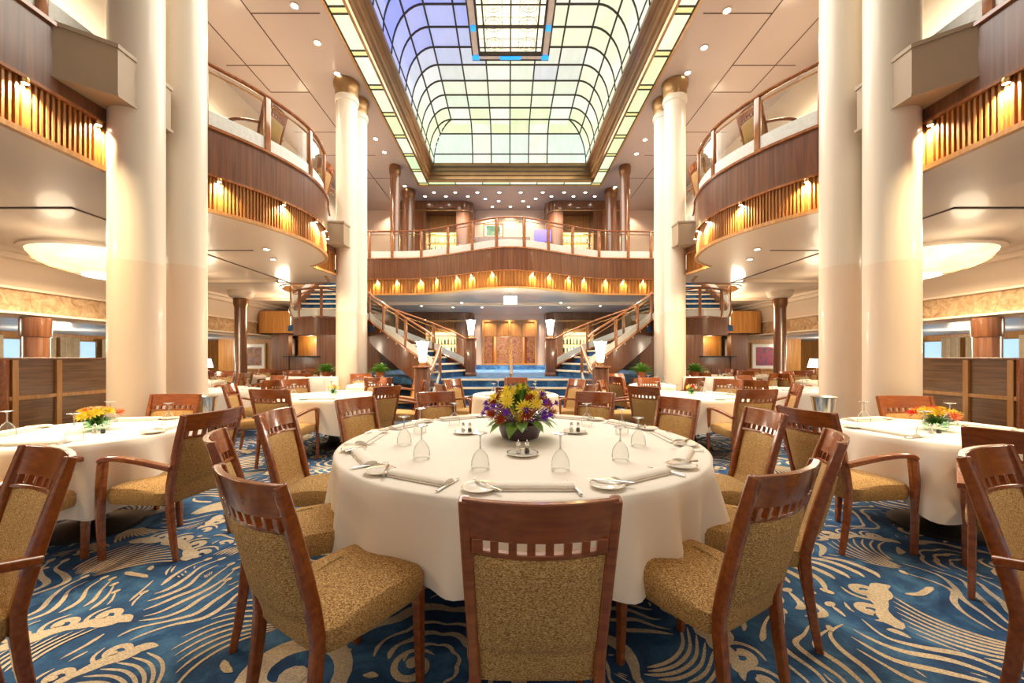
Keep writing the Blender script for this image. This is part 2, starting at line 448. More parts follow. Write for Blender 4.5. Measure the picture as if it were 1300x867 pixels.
def balcony(path, side, rail=True, rib=True, ribpitch=.045):
    # side=+1: the atrium lies to the right of travel
    mb = MB(); outer = path
    mb.wallstrip(path, ZW, ZF, .10*side); trim(mb, FASC)
    mb = MB(); mb.wallstrip(offset(path, -.03*side), ZF, ZF+.035, .16*side); mb.wallstrip(offset(path, -.012*side), ZW-.03, ZW, .16*side); trim(mb, COPPER)
    inner = offset(path, .035*side)
    if side < 0: inner = inner[::-1]
    if rib: m_ = ribbed(inner, ZS+.03, ZW-.03, pitch=ribpitch); trim(m_, BANDW, smooth=False)
    mb = MB(); mb.wallstrip(offset(path, -.012*side), ZS-.012, ZS+.035, .06*side); trim(mb, MAPLE)
railn = [0]
def railing(path, side, z0, z1, posts, label, zs=None, cat='railing', band=.20, wp=.085):
    # posts: indices along the path where a post stands
    root = empty('balcony_railing', (path[0][0], path[0][1], z0 if zs is None else zs[0]))
    ox, oy, oz = root.location
    n = len(path); zb = [z0]*n if zs is None else list(zs); H = z1-z0
    def l3(p, z): return (p[0]-ox, p[1]-oy, z-oz)
    mb = MB(); mb.sweep([l3(path[i], zb[i]+H) for i in range(n)], .075, .05, round_=True, n=10); mb.build('handrail', COPPER, root)
    mb = MB(); mb.sweep([l3(path[i], zb[i]+H-.10) for i in range(n)], .022, .022, round_=True, n=6); mb.build('inner_rail', BRASS, root, label='slim brass rail')
    for i in posts:
        a = path[max(i-1,0)]; b = path[min(i+1,n-1)]; ang = math.atan2(b[1]-a[1], b[0]-a[0])
        mb = MB(); mb.M = Matrix.Translation(l3(path[i], zb[i])) @ Matrix.Rotation(ang, 4, 'Z')
        mb.rbox((0,0,(H-.02)/2), (wp,.06,H-.02), .012); mb.build('post', COPPER, root)
    ps = sorted(set([0]+list(posts)+[n-1]))
    for a, b in zip(ps, ps[1:]):
        if b-a < 1: continue
        seg = path[a:b+1]; zz = zb[a:b+1]; q = [l3(p, z) for p, z in zip(seg, zz)]
        lo = [(x,y) for x, y, z in q]
        mb = MB(); mb.wallstrip(lo, [z+.02+band for x,y,z in q], [z+H-.11 for x,y,z in q], .008); mb.build('glass_panel', GLASS, root, smooth=False)
        mb = MB(); mb.wallstrip(lo, [z+.02 for x,y,z in q], [z+.02+band for x,y,z in q], .009); mb.build('etched_band', FROST, root, smooth=False, label='white etched lower glass')
    return tag(root, label, cat, 'glass balcony railings')

m1, m2, m3 = mirror(seg1), mirror(seg2), mirror(seg3)
for P_, sd in ((seg1,1),(seg2,1),(seg3,1),(m1,-1),(m2,-1),(m3,-1)): balcony(P_, sd)
balcony(back, 1, ribpitch=.10)
for g_ in (join1, mirror(join1)):
    mb = MB(); mb.wallstrip([(g_[0][0],4.04)]+g_, ZS, ZF, .05 if g_ is join1 else -.05); trim(mb, BEIGE)
for sd, pth in ((1, [(-4.3,9.2),(-4.6,10.0),(-5.1,10.12),(-5.9,10.35),(-6.33,10.95),(-6.4,11.8),(-6.4,12.85)]),):
    for sg in (1,-1):
        pa = spline(pth, 4); pa = pa if sg > 0 else mirror(pa)
        mb = MB(); mb.wallstrip(pa, ZS-.02, ZU+.05, .06*sg); trim(mb, GOLDW)
for sg, nm, far in ((1,'left','left'),(-1,'right','right')):
    f = (lambda p: p) if sg > 0 else mirror
    railing(f(offset(seg1,.05)), sg, ZF+.035, ZR, [1,2,3,4], 'glass balcony railing above the %s foreground columns, nearest the viewer' % nm)
    railing(f(offset(seg2,.05)), sg, ZF+.035, ZR, [0,8,16,24,33], 'curved bulging glass balcony railing between the %s column pairs' % nm)
    railing(f(offset(seg3,.05)), sg, ZF+.035, ZR, [1], 'short glass balcony railing stub beside the rear %s columns' % nm)
bp_idx = []
for px in (469,500,534,569,598,631,666,697,726,759,795,829):
    best = min(range(len(back)), key=lambda i: abs((back[i][0]+.065)/back[i][1]*500+645-px)); bp_idx.append(best)
railing(offset(back,.05), 1, ZF+.035, ZR, bp_idx, 'wide curved glass balcony railing over the staircase doors')

# bracket boxes wrapping the column pairs
for sg, nm in ((1,'left'),(-1,'right')):
    for y0, y1, xx, wh in ((3.55,4.42,3.85,'front'),(8.72,9.4,3.73,'rear')):
        p = [(-4.25,y0),(-4.17,y0),(-xx,y0+.27 if wh == 'front' else y0+.06),(-xx,y1),(-4.25,y1)]
        if sg < 0: p = mirror(p)
        mb = MB(); mb.prism(p, 3.88, 4.33); q = offset(p+[p[0]], .0)
        mb2 = MB(); cx = sum(a for a,b in p)/5; cy = sum(b for a,b in p)/5
        big = [(cx+(a-cx)*1.05, cy+(b-cy)*1.05) for a,b in p]
        t = mb.build('trim_box_%s' % wh, BEIGE, smooth=False); struct(t)
        mb2.prism(big, 4.33, 4.37); mb2.prism(big, 3.86, 3.89); mb2.build('trim_lip', BEIGE, t, smooth=False)

# ------------------------------------------------------------------ columns
def column(x, y, r, low, label, brown=False, z0=0, z1=ZC, cap=True):
    root = empty('brown_column' if brown else 'white_column', (x,y,z0)); H = z1-z0
    if brown:
        mb = MB(); mb.lathe([(r*1.15,0),(r*1.15,.12),(r,.16),(r,H-.35)], n=28); mb.build('shaft', DARKW, root)
        if not cap: mb = MB(); mb.lathe([(r*1.08,H-.36),(r*1.12,H-.34),(r*1.12,H)], n=24); mb.build('capital', DARKW, root); return tag(root, label, 'column', 'brown veneered columns')
        mb = MB(); mb.lathe([(r,H-.36),(r*1.04,H-.33),(r*1.18,H-.25),(r*1.22,H-.08),(r*1.1,H)], n=28); mb.build('capital', plain('dark_bronze',(.20,.09,.035),.3,.5) if 'dark_bronze' not in bpy.data.materials else bpy.data.materials['dark_bronze'], root)
    else:
        mb = MB(); mb.lathe([(r,0),(r*1.0,low)], n=48); mb.build('lower_cladding', COLL, root)
        mb = MB(); mb.lathe([(r*.992,low),(r*.992,H-.42)], n=48); mb.build('shaft', COLW, root)
        mb = MB(); mb.lathe([(r,H-.50),(r*1.10,H-.48),(r*1.14,H-.42),(r*1.10,H-.37),(r,H-.36)], n=40); mb.build('collar', COLW, root)
        mb = MB(); mb.lathe([(r*1.03,H-.37),(r*1.08,H-.30),(r*1.08,H-.16),(r*1.2,H-.12),(r*1.24,H-.02),(r*1.1,H)], n=40); mb.build('capital', BRONZE, root, label='brass capital')
        mb = MB(); mb.lathe([(r*1.06,0),(r*1.06,.10),(r*1.0,.12)], n=40); mb.build('base_ring', BRASS, root)
    return tag(root, label, 'column', 'white columns' if not brown else 'brown veneered columns')
for sg, nm in ((-1,'left'),(1,'right')):
    column(sg*4.0, 4.18, .232, 2.32, 'tall white column beside the %s foreground table, outer one of its pair' % nm)
    column(sg*4.0, 4.78, .232, 2.42, 'tall white column of the %s foreground pair, inner one towards the stairs' % nm)
    column(sg*3.87, 9.3, .242, 2.4, 'slim white column with bronze capital, front one of the rear %s pair' % nm)
    column(sg*3.87, 9.95, .235, 2.4, 'white column half hidden behind another in the rear %s pair' % nm)
    column(sg*3.88, 13.3, .165, 0, 'slim brown upper deck column on the %s, nearer of two' % nm, True, ZU)
    column(sg*3.9, 15.2, .22, 0, 'thick brown upper deck column on the %s, beside the wood bay' % nm, True, ZU)
    column(sg*7.8, 11.4, .16, 0, 'brown column under the balcony among the %s rear tables' % nm, True, 0, ZS-.12)
    column(sg*9.0, 7.45, .19, 0, 'brown column standing behind the %s wood partition' % nm, True, 0, 2.08, cap=False)
    mb = MB(); mb.lathe([(.22,ZS-.2),(.3,ZS-.15),(.34,ZS-.02),(.34,ZS)], (sg*7.8,11.4,0), 28); struct(mb.build('trim_collar', SOFF))

# ------------------------------------------------------------------ high ceiling with opening for the skylight
OX, OY0, OY1 = 3.43, 3.2, 14.8
mb = MB()
for x0, x1, y0, y1 in ((-10,-OX,-2.5,17.4),(OX,10,-2.5,17.4),(-OX,OX,-2.5,OY0),(-OX,OX,OY1,17.4)):
    mb.add([(x0,y0,ZC),(x1,y0,ZC),(x1,y1,ZC),(x0,y1,ZC)], [(0,1,2,3)])
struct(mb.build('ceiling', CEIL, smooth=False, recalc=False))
mb = MB()
def groove(x0, y0, x1, y1, w=.022):
    if abs(x1-x0) > abs(y1-y0): mb.box(((x0+x1)/2, y0, ZC-.002), (abs(x1-x0), w, .006))
    else: mb.box((x0, (y0+y1)/2, ZC-.002), (w, abs(y1-y0), .006))
for s_ in (-1,1):
    groove(s_*4.9, 4, s_*4.9, 16.5); groove(s_*5.85, 4, s_*5.85, 9.6)
    for yy, a, b in ((7.4,4.9,3.6),(8.72,6.3,4.9),(9.6,5.85,4.9),(11.3,6.2,4.1),(12.6,6.2,4.3),(6.2,6.3,4.9),(14.2,5.6,4.3)): groove(s_*a, yy, s_*b, yy)
trim(mb, CREAMP, smooth=False)
# light strip: backlit glass border with dark cames
def frame_rects(x, y0, y1, w):          # ring between rectangle (x,y0,y1) and the same shrunk by w
    return [((-x,-x+w),(y0,y1)),((x-w,x),(y0,y1)),((-x+w,x-w),(y1-w,y1)),((-x+w,x-w),(y0,y0+w))]
mb = MB(); cols = []
GCOL = [(.80,.95,.50),(.92,.98,.70),(.72,.92,.55),(.95,.97,.80)]
lead = MB()
for (xa,xb),(ya,yb) in frame_rects(OX-.03, OY0+.03, OY1-.03, .37):
    if yb-ya > xb-xa:
        n = int((yb-ya)/1.0)
        for i in range(n):
            a, b = ya+(yb-ya)*i/n, ya+(yb-ya)*(i+1)/n
            for c0, c1 in ((a,b-.16),(b-.16,b)):
                mb.add([(xa,c0,ZC+.02),(xb,c0,ZC+.02),(xb,c1,ZC+.02),(xa,c1,ZC+.02)], [(0,1,2,3)])
                cols.append((.82,.80,.25) if c1-c0 < .3 else random.choice(GCOL)); lead.box(((xa+xb)/2, c0, ZC+.012), (xb-xa,.03,.02))
        for xx in (xa, xb): lead.box((xx,(ya+yb)/2,ZC+.012), (.035,yb-ya,.02))
    else:
        n = 6
        for i in range(n):
            a, b = xa+(xb-xa)*i/n, xa+(xb-xa)*(i+1)/n
            mb.add([(a,ya,ZC+.02),(b,ya,ZC+.02),(b,yb,ZC+.02),(a,yb,ZC+.02)], [(0,1,2,3)])
            cols.append(random.choice(GCOL)); lead.box((a,(ya+yb)/2,ZC+.012), (.03,yb-ya,.02))
        for yy in (ya, yb): lead.box(((xa+xb)/2,yy,ZC+.012), (xb-xa,.035,.02))
def colour(o, cols):
    me = o.data; ca = me.color_attributes.new('Col', 'FLOAT_COLOR', 'CORNER')
    for p, c in zip(me.polygons, cols):
        for li in p.loop_indices: ca.data[li].color = (*c, 1)
strip = mb.build('window_2', STAIN, smooth=False, recalc=False); colour(strip, cols); struct(strip, 'pale green backlit glass border around the skylight')
lead.build('window_frame', LEAD, strip, smooth=False)
# stepped bronze moulding from the strip up to the glass vault
def ringloft(mb, prof):
    rings = []
    for inset, z in prof:
        x, a, b = OX-inset, OY0+inset, OY1-inset
        rings.append([(-x,a,z),(x,a,z),(x,b,z),(-x,b,z)])
    mb.loft(rings, True, False)
mb = MB(); ringloft(mb, [(.38,ZC+.03),(.38,ZC-.05),(.44,ZC-.06),(.46,ZC+.0),(.50,ZC+.02),(.50,ZC+.12),(.56,ZC+.14),(.56,ZC+.24),(.62,ZC+.27),(.62,ZC+.36),(.70,ZC+.40),(.70,ZC+.50)])
trim(mb, BRONZE, smooth=False)
mb = MB(); ringloft(mb, [(-.02,ZC-.02),(.03,ZC-.03),(.03,ZC+.03)]); trim(mb, MAPLE, smooth=False)
# vault
VX, VY0, VY1, ZV, RISE, RUN = 2.73, 3.9, 14.1, ZC+.5, 1.13, .74
def vz(d):                # height above the spring line by distance from the edge
    if d >= RUN: return RISE
    t = 1-d/RUN; return RISE*math.sqrt(max(0,1-t*t))
dstops = [0,.012,.035,.075,.13,.20,.29,.40,.52,.63,RUN]
xs = [-VX+d for d in dstops]+[-1.33,-.665,0,.665,1.33]+[VX-d for d in dstops[::-1]]
ny = 14; ys = [VY0+d for d in dstops]+[VY0+RUN+(VY1-VY0-2*RUN)*i/ny for i in range(1,ny)]+[VY1-d for d in dstops[::-1]]
mb = MB(); nx, nn = len(xs), len(ys)
vs = [(x, y, ZV+vz(min(VX-abs(x), y-VY0, VY1-y))) for y in ys for x in xs]
fs = []; cols = []
def gcol(x, y):
    z = min(VX-abs(x), VY1-y)
    h = ((math.floor(x/.665)*73856093) ^ (math.floor(y/.62)*19349663)) % 1000/1000
    blue = max(0, min(1, (11.9-y)/2.2))*max(0, min(1, (.2-x)/1.6+.15))*(.55+.45*h)
    if 1.0 < abs(x) < 1.40 and y < 11.0: blue = max(blue, .95 if y < 10.6 else .5)
    blue = max(blue, .35*h if 10.4 < y < 12.6 and abs(x) < 2.1 and h > .35 else 0)
    green = .25+.5*max(0, min(1, (y-12)/1.5))
    base = (.95-.10*green*h, .96, .72-.16*green*h-.10*green)
    if VY1-y < .3: base = (.80,.95,.84)
    if h < .22: base = (.96,.97,.84)
    b = (.20,.28,1.0) if abs(x) > .9 and y < 11.4 else (.55,.75,.85)
    return tuple(a*(1-blue)+c*blue for a, c in zip(base, b))
for j in range(nn-1):
    for i in range(nx-1):
        fs.append((j*nx+i, j*nx+i+1, (j+1)*nx+i+1, (j+1)*nx+i)); cols.append(gcol((xs[i]+xs[i+1])/2, (ys[j]+ys[j+1])/2))
mb.add(vs, fs); sky = mb.build('window_1', STAIN, smooth=True, recalc=False); colour(sky, cols); struct(sky, 'large backlit stained glass skylight vault')
mb = MB()
def came(pts, w=.038): mb.sweep([(x,y,z-.02) for x,y,z in pts], w, w)
for x in [-2.73+.012,-2.44,-2.0,-1.33,-.665,0,.665,1.33,2.0,2.44,2.73-.012]:
    dx = VX-abs(x); pts = []
    for y in ys:
        dy = min(y-VY0, VY1-y)
        if dy >= min(dx, RUN)-.02 or dx >= RUN: pts.append((x,y,ZV+vz(min(dx,dy))))
    if len(pts) > 1: came(pts)
for y in [VY0+.012,VY0+.29]+[VY0+RUN+(VY1-VY0-2*RUN)*i/ny for i in range(0,ny+1)]+[VY1-.29, VY1-.03]:
    dy = min(y-VY0, VY1-y); pts = []
    for x in xs:
        dx = VX-abs(x)
        if dx >= min(dy, RUN)-.02 or dy >= RUN: pts.append((x,y,ZV+vz(min(dx,dy))))
    if len(pts) > 1: came(pts)
for sx in (-1,1):
    came([(sx*(VX-d), VY1-d, ZV+vz(d)) for d in dstops]); came([(sx*(VX-d), VY0+d, ZV+vz(d)) for d in dstops])
mb.build('window_frame', LEAD, sky, smooth=False)
# lantern in the vault
LY0, LY1, LXo, LXi = 7.45, 10.58, 1.0, .82; zl = ZV+RISE-.05
def rect_ring(mb, xo, y0, y1, w, z, h):
    for c, d in (((-xo+w/2,(y0+y1)/2,z),(w,y1-y0,h)),((xo-w/2,(y0+y1)/2,z),(w,y1-y0,h)),((0,y1-w/2,z),(2*(xo-w),w,h)),((0,y0+w/2,z),(2*(xo-w),w,h))): mb.box(c, d)
mb = MB(); rect_ring(mb, LXo, LY0, LY1, .17, zl, .09); mb.build('lantern_frame', plain('lantern_border', (.80,.68,.58), .4), sky, smooth=False)
mb = MB(); rect_ring(mb, LXi+.02, LY0+.16, LY1-.16, .045, zl-.03, .09); rect_ring(mb, LXo+.02, LY0-.02, LY1+.02, .03, zl-.02, .09); mb.box((0,(LY0+LY1)/2+.55,zl-.01),(1.62,.035,.05)); mb.box((0,(LY0+LY1)/2-.55,zl-.01),(1.62,.035,.05)); mb.build('lantern_bars', LEAD, sky, smooth=False)
mb = MB(); mb.box((0,(LY0+LY1)/2,zl+.03),(1.62,LY1-LY0-.34,.02)); o = mb.build('lantern_glass', emis('lantern_pane', (.98,.95,.74), .62), sky, smooth=False)
mb = MB()
THINL = plain('thin_lead', (.40,.36,.24), .5)
for cx in (-.42,.42):
    for cy in (LY1-.45, LY1-1.05, LY1-1.6, LY0+.6):
        for r_ in (.13,.22):
            mb.tube([(cx+r_*math.cos(t*PI/12), cy+r_*math.sin(t*PI/12), zl+.012) for t in range(25)], .006, 5)
for k in range(9):
    y = LY0+.3+k*(LY1-LY0-.6)/8; mb.tube([(-.8,y,zl+.012),(.8,y,zl+.012)], .005, 5)
for k in range(7): mb.tube([(-.6+.2*k,LY0+.2,zl+.012),(-.6+.2*k,LY1-.2,zl+.012)], .005, 5)
mb.build('lantern_tracery', THINL, sky)
for k, (c, d) in enumerate([((-.92,LY1-.09,zl-.06),(.2,.15,.04)),((.92,LY1-.09,zl-.06),(.2,.15,.04)),((0,LY1-.085,zl-.06),(.56,.12,.04)),((-.915,LY1-1.02,zl-.06),(.13,.16,.04)),((.915,LY1-1.02,zl-.06),(.13,.16,.04))]):
    mb = MB(); mb.rbox(c, d, .018); mb.build('blue_jewel', BLUEG, sky)

# ------------------------------------------------------------------ walls
def wall(name, c, d, mat):
    mb = MB(); mb.box(c, d); return struct(mb.build(name, mat, smooth=False))
PINKW = plain('back_wall_paint', (.80,.61,.48), .4, 0, .2, .02, 1)
wall('wall_back', (-5.1,17.36,2.1), (7.8,.12,4.2), PINKW); wall('wall_back_b', (5.1,17.36,2.1), (7.8,.12,4.2), PINKW)
wall('wall_back_lintel', (0,17.36,3.6), (2.4,.12,1.22), PINKW); wall('wall_back_sill', (0,17.36,.5), (2.4,.12,1.0), PINKW)
wall('wall_lobby_rear', (0,20.6,2.2), (5.2,.1,2.6), mat_art('lobby_panel',(.42,.20,.10),(.66,.44,.28),(.34,.14,.20))); wall('wall_lobby_left', (-2.6,19.0,2.2), (.1,3.2,2.6), GOLDW); wall('wall_lobby_right', (2.6,19.0,2.2), (.1,3.2,2.6), GOLDW)
wall('ceiling_lobby', (0,19.0,3.25), (5.2,3.3,.08), CEIL); wall('floor_lobby', (0,19.0,.96), (5.2,3.3,.08), NOSE)
wall('wall_back_upper', (0,17.36,6.0), (18,.12,3.6), PINKW)
wall('wall_left_upper', (-6.75,7.5,6.0), (.1,20,3.6), CREAM)
wall('wall_right_upper', (6.75,7.5,6.0), (.1,20,3.6), CREAM)
wall('wall_left', (-14,7.5,1.05), (.12,20,2.1), GOLDW); wall('wall_right', (14,7.5,1.05), (.12,20,2.1), GOLDW)
wall('wall_back_left', (-11.5,17.4,1.05), (5,.1,2.1), GOLDW); wall('wall_back_right', (11.5,17.4,1.05), (5,.1,2.1), GOLDW)
for sg, nm in ((-1,'left'),(1,'right')):
    mb = MB(); mb.box((sg*11.6,7.5,2.08),(5.0,20,.04)); struct(mb.build('ceiling_outer_'+nm, WHITEC, smooth=False))
    # cove, mouldings and relief frieze along x = 9
    prof = [(8.62,3.24),(8.64,3.18),(8.74,3.17),(8.75,3.08),(8.86,3.06)]
    mb = MB(); mb.loft([[(sg*x,-2.4,z) for x,z in prof],[(sg*x,17.2,z) for x,z in prof]], close=False, caps=False)
    mb.loft([[(sg*x,-2.4,z) for x,z in ((8.86,3.06),(9.05,2.85),(9.12,2.60))],[(sg*x,17.2,z) for x,z in ((8.86,3.06),(9.05,2.85),(9.12,2.60))]], close=False, caps=False)
    trim(mb, SOFF)
    mb = MB(); mb.box((sg*9.14,7.4,2.37),(.06,19.6,.42)); trim(mb, FRIEZE, smooth=False)
    mb = MB(); mb.box((sg*9.08,7.4,2.60),(.12,19.6,.05)); mb.box((sg*9.02,7.4,2.14),(.28,19.6,.05)); mb.box((sg*9.1,7.4,2.09),(.1,19.6,.08)); trim(mb, SOFF, smooth=False, bev=.01)
    # ceiling steps (coffer bands) under the balcony deck
    mb = MB()
    for x0, x1, y0, y1 in ((5.6,8.5,5.0,5.04),(5.6,5.64,5.0,10.0),(5.6,8.5,10.0,10.04),(4.6,8.5,7.0,7.02)): mb.box((sg*(x0+x1)/2,(y0+y1)/2,ZS-.004),(x1-x0,y1-y0,.012))
    trim(mb, CREAMP, smooth=False)
    mb = MB(); mb.box((sg*7.2,9.7,ZS-.03),(2.9,.10,.06)); mb.box((sg*7.2,12.6,ZS-.04),(3.2,.12,.08)); trim(mb, SOFF, smooth=False)

# alabaster ceiling bowls under the side decks
for sg, nm in ((-1,'left'),(1,'right')):
    root = empty('ceiling_bowl', (sg*7.55,7.45,ZS))
    mb = MB(); mb.lathe([(1.08,-.0),(1.06,-.08),(.96,-.20),(.76,-.30),(.5,-.37),(.2,-.40),(.01,-.405)], n=40); mb.build('bowl', BOWLG, root)
    mb = MB(); mb.lathe([(1.16,0),(1.16,-.035),(1.07,-.05),(1.07,0)], n=40); mb.build('rim', SOFF, root)
    for a in range(4):
        t = a*PI/2+.8; P_ = [(q*math.cos(t),q*math.sin(t),z) for q,z in ((1.085,-.03),(.97,-.205),(.77,-.31),(.5,-.38),(.1,-.41))]
        mb = MB(); mb.sweep(P_, .07, .012); mb.build('strap', BRASS, root)
    mb = MB(); mb.lathe([(.40,-.38),(.40,-.40),(.2,-.425),(.01,-.43)], n=28); mb.build('finial', emis('finial_glow',(1,.93,.75),2.2), root)
    tag(root, 'large alabaster bowl ceiling light under the %s balcony deck' % nm, 'ceiling light', 'alabaster ceiling bowls')
    for k, (x, y) in enumerate(((5.3,3.0),(6.6,3.4),(5.2,6.1),(4.3,6.9),(4.6,7.6),(4.9,5.6))):
        r2 = empty('ceiling_speaker' if k < 2 else 'small_downlight', (sg*x,y,ZS))
        mb = MB(); mb.lathe([(.17 if k<2 else .07,-.001),(.165 if k<2 else .065,-.015),(.11 if k<2 else .045,-.018),(.01,-.012)], n=24); mb.build('ring', SOFF, r2)
        if k > 1: mb = MB(); mb.lathe([(.04,-.019),(.01,-.021)], n=12); mb.build('lens', DOWN, r2)
        tag(r2, ('round flush speaker grille in the %s lower ceiling, %s one' % (nm, ('nearer','farther')[k])) if k < 2 else '%s tiny recessed downlight in the %s lower ceiling near the bulging balcony' % (ORD[max(0,k-2)], nm), 'speaker' if k < 2 else 'downlight', None if k < 2 else 'tiny %s lower ceiling downlights' % nm)

# ------------------------------------------------------------------ rear wood bays, niches, doors
def bay(sg, z0, z1, nm, lvl):
    # front panel block from x=-4.6 to -1.5 with rounded inner corner, opening with a lit bottle niche
    xi, xo, yf, yb = 1.52, 4.7, 16.2, 17.3; r_ = .45
    arc = [(-(xi+r_)+r_*math.sin(t), yf+r_-r_*math.cos(t)) for t in [PI/2*k/8 for k in range(9)]]
    nx0, nx1 = (3.45, 2.20)
    root = empty('wood_bay', (0,0,0))
    f = (lambda p: p) if sg < 0 else mirror
    zt = z1-.36
    mb = MB(); p = [(-nx1,yf)]+arc+[(-xi,yb),(-nx1,yb)]; mb.prism(f(p), z0, z1)
    mb.prism(f([(-xo,yf),(-nx0,yf),(-nx0,yb),(-xo,yb)]), z0, z1)
    mb.prism(f([(-nx0,yf),(-nx1,yf),(-nx1,yb),(-nx0,yb)]), zt+.05, z1)
    mb.build('panelling', DARKW, root, smooth=True)
    mb = MB(); p2 = [(-xo,yf-.03)]+[(a,b-.03) for a,b in arc[:1]]+[(a+.02,b-.02) for a,b in arc]+[(-xi+.03,yb)]
    mb.wallstrip(f(p2), z1-.42, z1-.38, .05*(-sg)); mb.build('moulding', BRONZE, root)
    mb = MB(); cx = sg*(nx0+nx1)/2
    mb.box((cx,yb-.25,(z0+zt)/2),(nx0-nx1,.04,zt-z0+.1)); mb.build('niche_back', GOLDW, root, smooth=False)
    lo = z0+1.62 if lvl == 'upper' else z0+.62
    mb = MB(); mb.box((cx,yb-.30,lo+.45),(1.15,.02,.9)); mb.build('lit_shelf_back', SHELFG, root, smooth=False, label='glowing yellow shelf back')
    for k in range(3):
        mb = MB(); mb.box((cx,yb-.45,lo+.02+.36*k),(1.2,.26,.03)); mb.build('shelf', BRASS, root, smooth=False)
    mb = MB(); mb.box((cx,yb-.62,(z0+lo)/2),(1.25,.4,lo-z0)); mb.build('counter', DARKW, root, smooth=False)
    tag(root, 'dark veneered bay on the %s deck, %s of the doors, with bottle niche' % (lvl, nm), 'bar bay', kind='thing')
    for k in range(16):
        sh = k // 8; x = cx-.5+.14*(k % 8)
        mb = MB(); hh = .24+.06*random.random(); r0 = .03+.012*random.random()
        mb.lathe([(r0,0),(r0,hh*.6),(r0*.4,hh*.75),(r0*.38,hh),(.001,hh)], n=10)
        b = mb.build('bottle', random.choice([plain('bottle_g',(.03,.10,.04),.1,0,.5), plain('bottle_a',(.25,.10,.02),.1,0,.5), plain('bottle_c',(.6,.6,.5),.1,0,.5)]) if False else BOT[k % 3])
        b.location = (x, yb-.45, lo+.035+.36*sh)
        tag(b, '%s bottle from left on the %s shelf, %s deck %s bay niche' % (ORD[k % 8], ('lower','upper')[sh], lvl, nm), 'bottle', 'bottles in the %s %s niche, %s shelf' % (lvl, nm, ('lower','upper')[sh]))
BOT = [plain('bottle_green',(.03,.12,.04),.1,0,.5), plain('bottle_amber',(.28,.11,.02),.1,0,.5), plain('bottle_clear',(.55,.55,.45),.1,0,.5)]
for sg, nm in ((-1,'left'),(1,'right')):
    bay(sg, ZU, ZC-.02, nm, 'upper'); bay(sg, .9, ZS, nm, 'lower')
# polished ceiling under the rear balcony
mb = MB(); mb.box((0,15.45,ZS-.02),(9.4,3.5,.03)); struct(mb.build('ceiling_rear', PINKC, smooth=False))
mb = MB(); mb.wallstrip([(-4.7,13.6),(-2.6,13.5),(-1.3,13.75),(0,13.9),(1.3,13.75),(2.6,13.5),(4.7,13.6)], ZS-.10, ZS, .05); trim(mb, SOFF)
# doors
dr = empty('door_1', (0,17.26,1.0)); struct(dr)
mb = MB(); W2, HH = 1.16, 1.98
for x in (-W2,-.0,W2): mb.box((x,0,HH/2),(.09,.10,HH))
for z in (0.04,1.28,HH-.04): mb.box((0,0,z),(2*W2,.08,.08))
for x in (-.58,.58): mb.box((x,-.01,HH*.5),(.04,.06,HH))
mb.build('door_frame', GOLDW, dr, smooth=False, bev=.006)
mb = MB(); mb.box((0,.03,.64),(2.2,.01,1.2)); mb.build('glass', glassy('door_glass',(1,.95,.92),.06), dr, smooth=False)
mb = MB(); mb.box((0,.03,1.62),(2.2,.02,.62)); mb.build('upper_panel', GOLDW, dr, smooth=False)
for x in (-.08,.08): mb = MB(); mb.tube([(x,-.08,.45),(x,-.09,.8),(x,-.08,1.15)], .018); mb.build('door_handle', BRASS, dr)
for x in (-1.9,-.75,.75,1.9):
    c_ = MB(); c_.lathe([(.13,0),(.13,.1),(.10,.14),(.10,2.05),(.14,2.15),(.14,2.22)], n=20); c_ = c_.build('lobby_column', GOLDW); c_.location = (x,19.4,1.0); tag(c_, '%s honey coloured column from the left in the lobby behind the doors' % ORD[(-1.9,-.75,.75,1.9).index(x)], 'column', 'lobby columns')
root = empty('lobby_chandelier', (-.15,18.9,3.2))
mb = MB(); mb.tube([(0,0,0),(0,0,-.35)], .012); mb.build('rod', BRASS, root)
mb = MB(); mb.lathe([(.05,-.35),(.22,-.42),(.26,-.52),(.18,-.62),(.03,-.68)], n=20); mb.build('lamp_shade', LAMPW, root); tag(root, 'glowing glass chandelier in the lobby seen through the doors', 'chandelier')

# ------------------------------------------------------------------ grand staircase
LZ = .85
def slabpoly(mb, poly, z0, z1): mb.prism(poly, z0, z1)
sb = MB(); nb = MB()
for k in range(5):      # central steps: 0..4 -> landing at 5th
    z = .17*(k+1); y = 7.7+.3*k
    sb.box((0,(y+17.2)/2,z-.085) if k == 4 else (0,y+.2,z-.085), (3.15, 17.2-y if k == 4 else .4, .17))
    nb.box((0,y+.012,z-.018),(3.15,.05,.04))
stairs = sb.build('central_stairs', CARPET, smooth=False); nb.build('nosing', NOSE, stairs, smooth=False)
tag(stairs, 'short blue carpeted central steps rising to the door landing', 'staircase')
mb = MB()
for sg in (-1,1):
    mb.prism([(sg*1.58,8.9),(sg*1.75,8.95),(sg*3.9,10.9),(sg*4.45,12.4),(sg*4.45,17.2),(sg*1.58,17.2)], LZ-.17, LZ-.002)
mb.box((0,16.6,.93),(3.0,1.3,.16)); land = mb.build('stair_landing', CARPET, smooth=False); struct(land); land.name = 'floor_landing'
